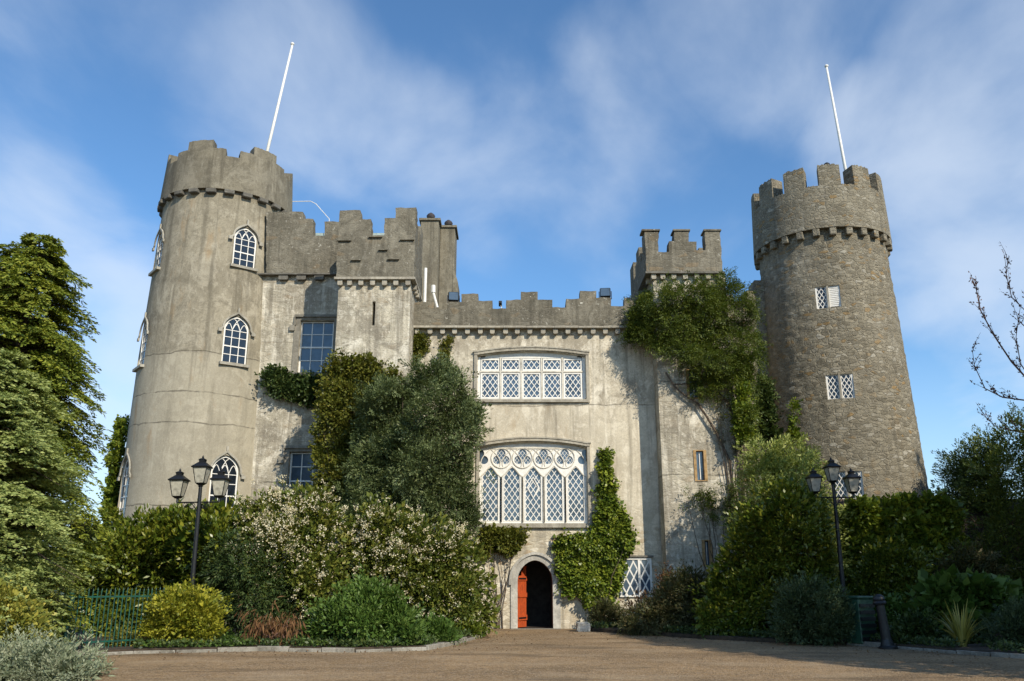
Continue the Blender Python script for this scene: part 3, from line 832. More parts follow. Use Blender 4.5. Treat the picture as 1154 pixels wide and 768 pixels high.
for s in (-1, 1): hm.ribbon([(s*(W/2+.06), -.12), (s*(W/2+.06), Hs+.04)], 0.10, -.06, .05)
hm.ribbon([(-W/2-.11, Hs+.085)] + [(x, z+.085) for x, z in reversed(sg[2:])] + [(W/2+.11, Hs+.085)], 0.10, -.09, .05)
hm.ribbon([(-W/2-.15, Hs+.155)] + [(x, z+.155) for x, z in reversed(sg[2:])] + [(W/2+.15, Hs+.155)], 0.05, -.12, .05)
sub('hood_mould', hm, M['dressed'], win)
sl = MB(); sl.box(-W/2-.05, W/2+.05, -.13, .14, -.15, -.005); sub('sill', sl, M['dressed'], win)

# white lattice window low beside the turret
lz0, lz1, lxa, lxb = Zp(672), Zp(630), X(699, 650), X(733.5, 650)
f = MB(); w_ = lxb-lxa; h_ = lz1-lz0
f.ribbon([(-w_/2, 0), (w_/2, 0), (w_/2, h_), (-w_/2, h_)], 0.09, -0.07, 0.05, closed=True)
f.ribbon([(w_*.12, 0), (w_*.12, h_)], 0.07, -.06, .04)
lattice(f, [(-w_/2, 0), (w_*.12, 0), (w_*.12, h_), (-w_/2, h_)], 0.27, 0.52, 0.045, -.03, .0)
lattice(f, [(w_*.12, 0), (w_/2, 0), (w_/2, h_), (w_*.12, h_)], 0.27, 0.52, 0.045, -.03, .0)
win = place('window', f, M['white'], Matrix.Translation(((lxa+lxb)/2, YF, lz0)))
g = MB(); g.box(-w_/2+.02, w_/2-.02, .0, .02, .02, h_-.02); me_ = g.mesh(); me_.transform(Matrix.Translation((0, -.025, 0))); sub('glass', me_, M['glass'], win)
sl = MB(); sl.box(-w_/2-.08, w_/2+.10, -.13, .03, h_+.05, h_+.11); sub('drip_ledge', sl, M['dark_stone'], win)

def corbel_row(parent, mat, pts, w, h, d):
    m = MB(); m.prism([(-w/2, h/2), (-w/2, -h/2+.03), (-w/2+.03, -h/2), (w/2-.03, -h/2), (w/2, -h/2+.03), (w/2, h/2)], -d, 0.1)
    me_ = m.mesh('corbel'); me_.materials.append(mat)
    for x, y, z, a in pts:
        o = bpy.data.objects.new('corbel', me_); col.objects.link(o); o.parent = parent
        Mw = Matrix.Translation((x + random.uniform(-.015, .015), y, z)) @ Matrix.Rotation(a + random.uniform(-.02, .02), 4, 'Z')
        o.matrix_local = WORLD[parent.name].inverted() @ Mw
# facade parapet
YP = 29.78
fp = [(464, 367.5), (464, 341), (489, 341), (489, 348), (504, 348), (504, 340.5), (520, 340.5), (520, 331.5), (539, 331.5), (539, 339), (555, 339), (555, 348), (570.5, 348),
      (570.5, 338.5), (587, 338), (587, 329), (606, 329), (606, 338), (622.5, 338), (622.5, 346.5), (638, 346.5), (638, 337), (653.5, 336.5), (653.5, 328), (672, 328), (672, 336),
      (688.6, 336), (688.6, 345), (703.7, 345), (703.7, 336), (715, 335.5), (715, 327.5), (734, 327.5), (734, 366.5)]
mb = MB(); mb.prism(rough_poly(sil(fp, YP)), YP, YP+0.42)
fpar = part('parapet', mb, M['parapet'])
pz = at(600, 367.5, YP).z
mb = MB(); x = X(463, 368, YP)
while x < X(733, 368, YP):
    L = random.uniform(.6, 1.1); mb.box(x, min(x+L-.008, X(734, 368, YP)), YP-0.06-random.uniform(0, .02), YF+.02, pz-.085, pz-.002-random.uniform(0, .01)); x += L
part('ledge', mb, M['dressed'], fpar)
corbel_row(fpar, M['dressed'], [(X(p, 372, YF), YF, pz-.185, 0) for p in np.arange(471, 712, 14.05)], 0.17, 0.20, 0.20)

# projecting bay
YB = 28.5
bx0, bx1 = at(382, 318, YB).x, at(463, 318, YB).x
bz = at(425, 313, YB).z
mb = MB(); mb.box(bx0, bx1, YB, 33.4, -0.3, bz)
sx = X(421, 353, YB); c = MB(); c.box(sx-.055, sx+.055, YB-.4, YB+.5, at(421, 367, YB).z, at(421, 340, YB).z)
me = cut_mesh(mb.mesh(), [c.mesh()]); bay = part('bay_wall', me, M['pale_wall'])
YBP = 28.32
bp_ = [(378.5, 312.5), (379, 237.5), (406, 237), (406.5, 247), (418, 247), (418, 265.5), (433, 265.5), (433.5, 246), (445.6, 246), (445.6, 234.5), (471, 234), (466.5, 312.5)]
bpo = sil(bp_, YBP); zb0 = bpo[0][1]
bl, br = bpo[0][0], bpo[-1][0]
bpo[1] = (bl, bpo[1][1]); bpo[-2] = (br, bpo[-2][1])
mb = MB(); mb.prism(rough_poly(bpo), YBP, YBP+.45)
ztopb, zstep, zemb = at(458, 234.5, YBP).z, at(440, 246, YBP).z, at(425, 265.5, YBP).z
for s, xa, xb in ((1, br-.45, br), (-1, bl, bl+.45)):
    y = YBP+.452
    for dy, zt in ((.35, zstep), (.45, zemb), (.40, zstep), (.75, ztopb)):
        mb.box(xa, xb, y, y+dy, zb0, zt + random.uniform(-.02, .02)); y += dy
    # the side walls' blocks butt end to end
bpar = part('parapet', mb, M['parapet'])
mb = MB(); mb.box(bl-.05, br+.05, YBP-.05, YB+.02, zb0-.09, zb0-.004); mb.box(bx1-.02, br+.05, YB+.022, YBP+2.42, zb0-.09, zb0-.004); part('ledge', mb, M['dressed'], bpar)
corbel_row(bpar, M['dressed'], [(at(p, 320, YB).x, YB, zb0-.19, 0) for p in (384, 394.5, 407.5, 420.8, 434, 447, 460.5)], 0.17, 0.20, 0.17)
corbel_row(bpar, M['dressed'], [(bx1, YB+yy, zb0-.19, R(90)) for yy in (.45, .9, 1.3)], 0.17, 0.20, 0.17)
for px0, px1, py in ((380, 396, 271), (396, 407, 293), (416, 431, 267), (427, 437, 281.5), (437, 450, 292), (451, 467, 270)):
    a, b_ = at(px0, py, YBP), at(px1, py, YBP); mb = MB(); mb.box(a.x, b_.x, YBP-.09, YBP-.001, a.z-.045, a.z); part('shelf_stone', mb, M['parapet'], bpar)

# wall between left tower and bay
YR = 31.0
rz = at(345, 309, YR).z
mb = MB(); mb.box(-10.6, bx0+.3, YR, 33.6, -0.3, rz)
sash = []
for (xl, xr, zt, zb) in ((336.8, 375, 361.5, 420.5), (324.3, 364, 509.5, 575)):
    mid = (zt+zb)/2; a, b_ = at(xl, mid, YR), at(xr, mid, YR)
    sash.append(((a.x+b_.x)/2, at(0, zb, YR).z, b_.x-a.x, at(0, zt, YR).z-at(0, zb, YR).z))
cs_ = []
for x, z, w, h in sash: c = MB(); c.box(x-w/2, x+w/2, YR-.4, YR+.30, z, z+h); cs_.append(c.mesh())
me = cut_mesh(mb.mesh(), cs_); rear = part('side_wall', me, M['pale_wall'])
for i, (x, z, w, h) in enumerate(sash):
    f = MB(); yf = .14
    f.ribbon([(-w/2+.035, .035), (w/2-.035, .035), (w/2-.035, h-.035), (-w/2+.035, h-.035)], .07, yf, yf+.08, closed=True)
    f.ribbon([(-w/2, h*.5), (w/2, h*.5)], .06, yf+.01, yf+.075)
    for kx in (1, 2): xx = -w/2+w*kx/3; f.ribbon([(xx, .05), (xx, h-.05)], .032, yf+.02, yf+.06)
    for zz in (.25, .75): f.ribbon([(-w/2+.05, h*zz), (w/2-.05, h*zz)], .030, yf+.022, yf+.058)
    win = place('window', f, M['white'], Matrix.Translation((x, YR, z)))
    g = MB(); g.box(-w/2+.02, w/2-.02, yf+.05, yf+.066, .02, h-.02)
    sub('glass', g, M['glass'], win)
    hm = MB()
    for s in (-1, 1):
        hm.box(s*(w/2+.11)-.105, s*(w/2+.11)+.105, -.035, .02, -.05, h+.02)
        hm.box(s*(w/2+.29)-.10, s*(w/2+.29)+.10, -.10, .02, h-.42, h-.20)
    hm.ribbon([(-w/2-.20, h-.20), (-w/2-.20, h+.17), (w/2+.20, h+.17), (w/2+.20, h-.20)], .10, -.11, .0)
    hm.box(-w/2-.15, w/2+.15, -.032, .02, h+.022, h+.14)
    sub('hood_mould', hm, M['wet_stone'], win)
    sl = MB(); sl.box(-w/2-.1, w/2+.1, -.10, .14, -.12, -.004); sub('sill', sl, M['dark_stone'], win)
YRP = 30.8
rp_ = [(300, 308), (300, 239), (341.5, 239), (341.5, 247), (353, 247), (353, 266), (365.6, 266), (365.6, 250), (400, 250), (400, 308)]
mb = MB(); mb.prism(rough_poly(sil(rp_, YRP)), YRP, YRP+.45); rpar2 = part('parapet', mb, M['parapet'])
zr = at(345, 308, YRP).z
mb = MB(); mb.box(-10.5, bx0-.2, YRP-.03, YR+.02, zr-.06, zr-.003); part('ledge', mb, M['dark_stone'], rpar2)
corbel_row(rpar2, M['dark_stone'], [(at(p, 312, YR).x, YR, zr-.16, 0) for p in (320.5, 340.5, 360.5)], .36, .18, .18)

# right-hand turret
YT = 29.1
tx0, tx1 = at(736, 320, YT).x, at(814, 320, YT).x + .12
tz_ = at(770, 307.5, YT).z
mb = MB(); mb.box(tx0, tx1, YT, 32.6, -.3, tz_)
slit = []
for xl, xr, zt, zb in ((783.5, 795, 508, 542), (793, 801, 609, 638), (775, 789, 417, 449)):
    a, b_ = at(xl, (zt+zb)/2, YT), at(xr, (zt+zb)/2, YT)
    slit.append(((a.x+b_.x)/2, at(0, zb, YT).z, b_.x-a.x, at(0, zt, YT).z-at(0, zb, YT).z))
cs_ = []
for x, z, w, h in slit: c = MB(); c.box(x-w/2, x+w/2, YT-.4, YT+.3, z, z+h); cs_.append(c.mesh())
me = cut_mesh(mb.mesh(), cs_); turret = part('turret_wall', me, M['pale_wall'])
for x, z, w, h in slit:
    f = MB(); f.ribbon([(-w/2, 0), (w/2, 0), (w/2, h), (-w/2, h)], .10, -.03, .14, closed=True)
    win = place('window', f, M['sand_stone'], Matrix.Translation((x, YT, z)))
    g = MB(); g.box(-w/2+.03, w/2-.03, .11, .125, .03, h-.03); sub('glass', g, M['glass'], win)
    b2 = MB(); b2.box(-.012, .012, .07, .10, .05, h-.05); sub('glazing_bar', b2, M['white'], win)
YTP = 28.9
tp = [(728.5, 306.5), (724.5, 261.5), (742, 261.5), (742, 284), (754, 284), (754, 272), (760, 272), (760, 261), (776, 261), (776, 272.5), (785, 272.5), (785, 282), (795, 282), (794.5, 261), (811, 261), (814.5, 306)]
tpo = sil(tp, YTP); tl, tr = tpo[0][0], tpo[-1][0]; tpo[1] = (tl, tpo[1][1]); tpo[-2] = (tr, tpo[-2][1]); zt0 = tpo[0][1]; tpo[-1] = (tr, zt0)
mb = MB(); mb.prism(rough_poly(tpo), YTP, YTP+.45)
ztt, zte, zts = at(0, 261, YTP).z, at(0, 283, YTP).z, at(0, 272, YTP).z
for xa, xb in ((tl, tl+.45), (tr-.45, tr)):
    y = YTP+.452
    for dy, zz in ((.25, ztt), (.5, zte), (.35, zts), (.7, ztt), (.35, zts), (.5, zte), (.9, ztt)):
        mb.box(xa, xb, y, y+dy, zt0, zz+random.uniform(-.02, .02)); y += dy
xm = tl+.452
for dx, zz in ((.5, ztt), (.45, zte), (.5, ztt), (.35, zte)):
    mb.box(xm, min(xm+dx, tr-.452), y-.45, y, zt0, zz+random.uniform(-.02, .02)); xm += dx
tpar = part('parapet', mb, M['parapet'])
for p0, p1, zz in ((723.7, 743, ztt), (759, 777, ztt), (793.5, 812, ztt)):
    a, b_ = at(p0, 261, YTP).x, at(p1, 261, YTP).x; mb = MB(); mb.box(a-.02, b_+.02, YTP-.05, YTP+.5, zz+.012, zz+.07); part('coping', mb, M['parapet'], tpar)
mb = MB(); mb.box(tl-.04, tr+.04, YTP-.05, YT+.02, zt0-.07, zt0-.003); mb.box(tl-.04, tx0+.02, YT+.022, 31.8, zt0-.07, zt0-.003); part('ledge', mb, M['dark_stone'], tpar)
corbel_row(tpar, M['dressed'], [(at(p, 312, YT).x, YT, zt0-.165, 0) for p in (736, 746.5, 758.7, 771.5, 784.5, 797.5, 811)], .17, .19, .17)
corbel_row(tpar, M['dressed'], [(tx0, YT+yy, zt0-.165, R(-90)) for yy in (.4,)], .17, .19, .17)

# low curtain wall joining turret and right tower
YC = 32.9
cp = [(806, 720), (806, 332), (826, 332), (826, 340), (842, 340), (842, 328), (850, 328), (850, 316), (905, 316), (905, 720)]
mb = MB(); mb.prism(rough_poly(sil(cp, YC)), YC, YC+.9); part('curtain_wall', mb, M['rubble'])

# roofs and chimneys seen above the parapets
mb = MB(); ra, rb_ = at(340, 262, 34.2), at(440, 262, 34.2)
mb.add([(ra.x, 33.7, rz-.5), (rb_.x, 33.7, rz-.5), (rb_.x, 33.7, ra.z-.25), (ra.x, 33.7, ra.z-.25), (ra.x, 36, ra.z+.3), (rb_.x, 36, ra.z+.3), (ra.x, 36, rz-.5), (rb_.x, 36, rz-.5)],
       [(0,1,2,3), (3,2,5,4), (0,3,4,6), (1,7,5,2), (6,4,5,7), (0,6,7,1)]); part('roof', mb, M['slate'])
for (p0, p1, pt, Yc, sh) in ((474.5, 494.5, 249, 33.9, None), (496.5, 512.8, 257, 34.6, 311)):
    a, b_ = at(p0, pt, Yc), at(p1, pt, Yc)
    mb = MB(); mb.box(a.x, b_.x, Yc, Yc+1.3, 9.8, a.z)
    if sh:
        e = at(516, 318, Yc); t_ = at(513, 300, Yc)
        mb.add([(b_.x-.05, Yc-.02, 9.8), (e.x, Yc-.02, 9.8), (e.x, Yc-.02, e.z), (b_.x-.05, Yc-.02, t_.z), (b_.x-.05, Yc+1.28, 9.8), (e.x, Yc+1.28, 9.8), (e.x, Yc+1.28, e.z), (b_.x-.05, Yc+1.28, t_.z)],
               [(0,1,2,3), (7,6,5,4), (1,5,6,2), (2,6,7,3), (0,3,7,4), (0,4,5,1)])
    ch = part('chimney', mb, M['tower_cap'])
    mb = MB(); mb.box(a.x-.08, b_.x+.08, Yc-.08, Yc+1.38, a.z+.002, a.z+.10); part('chimney_cap', mb, M['parapet'], ch)
    mb = MB(); c0 = ((a.x+b_.x)/2, Yc+.35); z0 = a.z+.10
    mb.lathe([(.13, z0), (.12, z0+.15), (.17, z0+.17), (.19, z0+.27), (.15, z0+.34), (.05, z0+.42)], c0, 16); part('chimney_pot', mb, M['terracotta'], ch, smooth=False)
mb = MB(); a, b_ = at(478.6, 341, 33.5), at(478.8, 302.5, 33.5); mb.tube([a, (a.x, a.y, b_.z)], .065, 8); part('drainpipe', mb, M['white'])
mb = MB(); p1_, p2_, p3_ = at(488.3, 322, 33.2), at(488.3, 330, 33.2), at(493, 347, 33.0)
mb.tube([p1_, p2_], .09, 8); mb.tube([p2_, p3_], .05, 8); part('vent_pipe', mb, M['white'])
mb = MB(); mb.tube([at(322, 227.5, 33.2), at(350, 227, 33.2), at(356, 230, 33.2), at(371, 247, 33.2), at(371, 262, 33.2)], .016, 6); part('handrail', mb, M['white'])

# things standing on the castle
def flagpole(px0, py0, px1, py1, Y, zb, label):
    a, t_ = at(px0, py0, Y), at(px1, py1, Y)
    d = (t_-a); base = a - d*((a.z-zb)/d.z)
    e = empty('flagpole', base, label, 'flagpole', 'flagpoles on the towers')
    mb = MB(); mb.tube([Vector(), (t_-base)*.5, t_-base], [.075, .065, .045], 10); link('pole', mb.mesh('pole', True), M['white'], e)
    mb = MB(); tt = t_-base; mb.lathe([(.03, tt.z-.02), (.08, tt.z+.02), (.09, tt.z+.07), (.05, tt.z+.12)], (tt.x, tt.y), 12); link('finial', mb.mesh('finial', True), M['white'], e)
    mb = MB(); mb.lathe([(.16, 0), (.16, .08), (.10, .12), (.10, .35)], (0, 0), 14); link('base_socket', mb.mesh(), M['dark_stone'], e)
flagpole(302.5, 165, 329.5, 51, 33.0, 16.5, 'bare white flagpole leaning right above the smooth rendered tower')
flagpole(952.5, 190, 931.5, 76, 33.2, 15.75, 'bare white flagpole leaning left above the rough rubble tower')
def floodlight(px, py, Y, zb, yaw, label):
    p = at(px, py, Y)
    e = empty('floodlight', (p.x, Y, zb), label, 'floodlight', 'floodlights on the facade parapet'); e.rotation_euler = (0, 0, yaw)
    mb = MB(); mb.box(-.20, .20, -.10, .12, .07, .42); me = chamfer(mb.mesh(), .03); hs = link('housing', me, M['black'], e)
    mb = MB(); mb.box(-.17, .17, -.115, -.102, .10, .39); link('lens', mb.mesh(), M['glass'], hs)
    mb = MB(); mb.box(-.24, -.21, -.03, .03, 0, .30); mb.box(.21, .24, -.03, .03, 0, .30); mb.box(-.208, .208, -.03, .03, .0, .03); link('bracket', mb.mesh(), M['black'], e)
floodlight(511, 335, YP+.2, at(511, 340, YP).z, R(8), 'black floodlight on the parapet step right of the chimneys')
floodlight(682, 331, YP+.2, at(682, 335.5, YP).z, R(-6), 'black floodlight on the parapet step nearest the ivy turret')
p = at(565, 347.5, YP)
e = empty('security_camera', (p.x, YP+.2, p.z), 'tiny white security camera on a stalk above the main windows', 'camera')
mb = MB(); mb.tube([(0, 0, 0), (0, 0, .12), (-.03, -.05, .16)], .02, 6); mb.tube([(0.14, 0, .03), (0, 0, .03)], .02, 6); link('stalk', mb.mesh(), M['white'], e)
mb = MB(); mb.obox((-.04, -.06, .22), (.06, .11, .05), Matrix.Rotation(R(-20), 3, 'X')); link('housing', mb.mesh(), M['black'], e)
p = at(931.5, 184, 31.0)
e = empty('beacon', (p.x, 31.0, 17.44), 'small dark domed beacon on a merlon of the rubble tower', 'beacon')
mb = MB(); mb.lathe([(.10, 0), (.10, .06), (.15, .08), (.15, .20), (.12, .30), (.04, .36)], (0, 0), 16); link('dome', mb.mesh('dome', True), M['black'], e)
mb = MB(); mb.lathe([(.17, -.05), (.17, .03)], (0, 0), 16); link('base', mb.mesh(), M['black'], e)

# ================================================================ PLANTS
def seg_dist(P, poly):
    """distance of points to an outline and the nearest outline points"""
    best = np.full(len(P), 1e9); near = np.zeros_like(P)
    for a, b in zip(poly, np.roll(poly, -1, axis=0)):
        ab = b-a; t = np.clip(((P-a)@ab)/max(ab@ab, 1e-9), 0, 1)
        q = a+t[:, None]*ab; d = np.hypot(*(P-q).T)
        m = d < best; best[m] = d[m]; near[m] = q[m]
    return best, near
def inside(P, poly):
    r = np.zeros(len(P), bool); n = len(poly); j = n-1
    for i in range(n):
        xi, yi = poly[i]; xj, yj = poly[j]
        c = ((yi > P[:, 1]) != (yj > P[:, 1])) & (P[:, 0] < (xj-xi)*(P[:, 1]-yi)/(yj-yi+1e-12)+xi)
        r ^= c; j = i
    return r
def unit(v): return v/np.maximum(np.linalg.norm(v, axis=1, keepdims=True), 1e-9)
def lump(P, seed, f):
    r = np.random.default_rng(seed); s = np.zeros(len(P))
    for k in range(6):
        d = r.normal(size=2); d /= np.hypot(*d); s += np.sin(P@d*f*r.uniform(.6, 1.8)+r.uniform(0, 6.28))
    return s/6
class Leaves:
    def __init__(s): s.V = []; s.n = 0
    def add(s, P, A, L, W, up=None, fold=0.0):
        """leaves rooted at P pointing along A, L long and W wide: four-cornered blades"""
        n = len(P); A = unit(A)
        rv = rng.normal(size=(n, 3)) if up is None else up + 0.45*rng.normal(size=(n, 3))
        S = unit(np.cross(A, rv)); N = np.cross(S, A)
        L = np.broadcast_to(L, n)[:, None]; W = np.broadcast_to(W, n)[:, None]
        mid = P + A*L*0.45 + N*L*0.06
        s.V.append(np.stack([P, mid+S*W/2, P+A*L-N*L*fold, mid-S*W/2], 1).reshape(-1, 3)); s.n += n
    def mesh(s, name):
        V = np.concatenate(s.V).astype(np.float32); nq = len(V)//4
        me = bpy.data.meshes.new(name)
        me.vertices.add(len(V)); me.vertices.foreach_set('co', V.ravel())
        me.loops.add(nq*4); me.loops.foreach_set('vertex_index', np.arange(nq*4, dtype=np.int32))
        me.polygons.add(nq); me.polygons.foreach_set('loop_start', np.arange(0, nq*4, 4, dtype=np.int32))
        me.polygons.foreach_set('loop_total', np.full(nq, 4, np.int32))
        me.update(calc_edges=True); return me

def clumps(poly_px, Y, T, n, seed, back=0.35, edge=1.0, lumpf=1.6, lumpa=0.35, wall=False, gap=0.0, ground=True, rough=0.05, inset=0.0, bough=0.0, fray=0.0):
    """clump centres and outward directions spread over a body with the given outline, at depth Y, T thick towards the viewer"""
    poly = np.array([(at(x, y, Y).x, at(x, y, Y).z) for x, y in poly_px])
    r = np.random.default_rng(seed)
    lo, hi = poly.min(0), poly.max(0); out = []
    tot = 0
    while tot < n:
        q = r.uniform(lo, hi, (n*2, 2)); q = q[inside(q, poly)]
        if inset > 0: q = q[seg_dist(q, poly)[0] > inset*r.random(len(q))**.4]
        if gap > 0: q = q[lump(q, seed+5, 3.4) + 0.5*lump(q, seed+6, 8.0) > gap-0.5]
        if fray > 0: q = q[seg_dist(q, poly)[0] > fray*np.clip(lump(q, seed+9, 5.0)+.35+.5*r.random(len(q)), 0, 1)]
        if len(q): out.append(q); tot += len(q)
        else: break
    Q = np.concatenate(out)[:n]
    d, near = seg_dist(Q, poly)
    ew = max(T*edge, 0.15); t = np.clip(d/ew, 0, 1)
    prof = np.sqrt(np.maximum(1-(1-t)**2, 0.0))
    thick = T*prof*(1+lumpa*lump(Q, seed+1, lumpf)*1.6)
    u = r.random(n)
    f = np.where(u < 0.62, r.uniform(0.86, 1.0, n), r.uniform(0.0, 0.9, n))
    if not wall: f = np.where(r.random(n) < back, -f*r.uniform(.6, 1, n), f)
    C = np.stack([Q[:, 0], Y - thick*f, Q[:, 1]], 1)
    g = unit(Q-near)
    N = np.stack([-g[:, 0]*(1-t), -np.sign(f+1e-6)*(0.35+t), -g[:, 1]*(1-t)], 1)
    if ground:
        C[:, 2] = np.maximum(C[:, 2], 0.06)
    N = unit(N)
    if bough > 0:                                   # the surface is gathered into boughs with creases between them
        m = max(4, int(len(C)/26)); B = C[r.choice(len(C), m, replace=False)]
        bs = bough*r.uniform(.7, 1.35, m)
        D = np.linalg.norm(C[:, None, :]-B[None], axis=2)/bs[None]
        j = D.argmin(1); dd = np.clip(D[np.arange(len(C)), j], 0, 1.5)
        N2 = unit(N + (C-B[j])/bs[j][:, None]*0.9)
        C = C - N*(dd**2*bs[j]*0.75)[:, None]*(f > .5)[:, None] if wall else C - N*(dd**2*bs[j]*0.8)[:, None]
        N = N2
        if ground: C[:, 2] = np.maximum(C[:, 2], .06)
        if wall: C[:, 1] = np.minimum(C[:, 1], Y-.02)
    C = C + N*r.exponential(rough, (n, 1))
    return C, N

def tuft(Lv, C, N, k, rad, L, W, up=0.3, spread=0.8, droop=0.0, squash=0.7):
    """k leaves round every clump centre"""
    n = len(C)
    c = np.repeat(C, k, 0); nn = np.repeat(N, k, 0)
    o = unit(rng.normal(size=(n*k, 3)))*(rng.random((n*k, 1))**(1/2.2))*rad*np.repeat(rng.uniform(.7, 1.3, (n, 1)), k, 0)
    o[:, 1] *= squash
    A = nn*0.75 + o/rad*spread + rng.normal(size=(n*k, 3))*0.35
    A[:, 2] += up - droop
    s = rng.uniform(.65, 1.3, n*k)
    Lv.add(c+o, A, L*s, W*s*rng.uniform(.8, 1.2, n*k), up=np.tile([0, 0, 1.0], (n*k, 1))*0.5+nn*0.5, fold=0.08)
def spray(Lv, C, N, k, Ls, L, W, droop=0.35, width=0.35, updir=0.0):
    """feathery sprays: an axis that leaves the crown outward and droops, with leaflets along both sides"""
    n = len(C)
    ax = N + 0.55*rng.normal(size=(n, 3)); ax[:, 2] += updir - droop; ax = unit(ax)
    side = unit(np.cross(ax, np.array([0, 0, 1.0])+0.5*rng.normal(size=(n, 3))))
    s = np.tile(np.linspace(0.02, 1, k), n); idx = np.repeat(np.arange(n), k)
    ls = Ls*rng.uniform(.6, 1.25, n)[idx]
    sd = np.where(np.arange(n*k) % 2 == 0, 1.0, -1.0)
    wd = width*ls*np.sin(np.pi*(0.15+0.8*s))*rng.random(n*k)
    P = C[idx] + ax[idx]*(s*ls)[:, None] + side[idx]*(sd*wd*0.75)[:, None]
    P[:, 2] -= droop*0.55*ls*s**2
    P += rng.normal(size=P.shape)*0.02
    A = ax[idx]*0.9 + side[idx]*(sd*0.65)[:, None] + 0.25*rng.normal(size=P.shape); A[:, 2] -= droop*0.5*s
    q = rng.uniform(.7, 1.3, n*k)
    Lv.add(P, A, L*q, W*q, up=np.cross(side[idx], ax[idx]))

def stems(base, tops, r0, name='stem', mat=None, parent=None, wob=0.12, r1=None):
    mb = MB()
    for t in tops:
        b = Vector(base) + Vector((random.uniform(-.15, .15), random.uniform(-.1, .1), 0)); t = Vector(t)
        pts = [b.lerp(t, k/5) + Vector((random.uniform(-wob, wob), random.uniform(-wob, wob), 0))*(1 if 0 < k < 5 else 0) for k in range(6)]
        rr = r0*random.uniform(.7, 1.2); mb.tube(pts, [rr*(1-k/5)+(r1 or rr*.25)*(k/5) for k in range(6)], 6)
    return link(name, mb.mesh(name), mat or M['bark'], parent)

G = {}
G['cypress'] = leaf_mat('cypress_green', [(0.075, 0.120, 0.014), (0.180, 0.225, 0.026), (0.40, 0.40, 0.050)], 0.6)
G['cedar'] = leaf_mat('pale_cedar_green', [(0.12, 0.175, 0.048), (0.27, 0.325, 0.095), (0.47, 0.50, 0.17)], 0.6)
G['silver'] = leaf_mat('silver_green', [(0.135, 0.177, 0.101), (0.257, 0.295, 0.182), (0.405, 0.419, 0.284)], 0.7, 0.2)
G['variegated'] = leaf_mat('yellow_green_variegated', [(0.102, 0.140, 0.031), (0.272, 0.280, 0.051), (0.578, 0.495, 0.102)], 0.5)
G['laurel'] = leaf_mat('glossy_laurel_green', [(0.040, 0.075, 0.010), (0.110, 0.150, 0.016), (0.29, 0.28, 0.035)], 0.32, 0.2, 0.5)
G['darkgreen'] = leaf_mat('dark_evergreen', [(0.020, 0.043, 0.014), (0.051, 0.086, 0.022), (0.119, 0.148, 0.037)], 0.5, 0.2)
G['brownish'] = leaf_mat('brown_green_evergreen', [(0.037, 0.049, 0.017), (0.076, 0.086, 0.027), (0.170, 0.124, 0.051)], 0.6, 0.2)
G['viburnum'] = leaf_mat('viburnum_green', [(0.045, 0.072, 0.010), (0.110, 0.140, 0.020), (0.25, 0.23, 0.045)], 0.45, 0.2)
G['blossom'] = leaf_mat('cream_pink_blossom', [(0.56, 0.46, 0.27), (0.74, 0.66, 0.46), (0.84, 0.81, 0.66)], 0.7, 0.25, 0.1)
G['gold'] = leaf_mat('golden_yellow_foliage', [(0.11, 0.15, 0.016), (0.26, 0.27, 0.026), (0.50, 0.45, 0.05)], 0.5, 0.3)
G['dead'] = leaf_mat('dead_brown_leaves', [(0.07, 0.036, 0.018), (0.145, 0.075, 0.034), (0.24, 0.14, 0.065)], 0.8, 0.15, 0.1)
G['fresh'] = leaf_mat('fresh_green', [(0.040, 0.085, 0.014), (0.085, 0.155, 0.026), (0.17, 0.25, 0.055)], 0.5)
G['ivy'] = leaf_mat('ivy_green', [(0.042, 0.080, 0.010), (0.135, 0.190, 0.020), (0.32, 0.35, 0.04)], 0.42, 0.25, 0.5)
G['olive'] = leaf_mat('olive_creeper_green', [(0.055, 0.075, 0.012), (0.135, 0.150, 0.022), (0.24, 0.215, 0.035)], 0.5)
G['ceanothus'] = leaf_mat('grey_green_ceanothus', [(0.050, 0.080, 0.030), (0.120, 0.160, 0.060), (0.22, 0.25, 0.105)], 0.55)
G['climber'] = leaf_mat('mossy_climber_green', [(0.035, 0.062, 0.010), (0.095, 0.135, 0.018), (0.21, 0.235, 0.035)], 0.55)
G['pale'] = leaf_mat('pale_sage_leaves', [(0.14, 0.19, 0.045), (0.28, 0.33, 0.080), (0.46, 0.48, 0.15)], 0.5)
G['phormium'] = leaf_mat('yellow_striped_blades', [(0.13, 0.15, 0.025), (0.36, 0.32, 0.07), (0.55, 0.47, 0.15)], 0.5)
G['lavender'] = leaf_mat('blue_green_lavender', [(0.030, 0.055, 0.022), (0.065, 0.100, 0.040), (0.13, 0.165, 0.07)], 0.6)

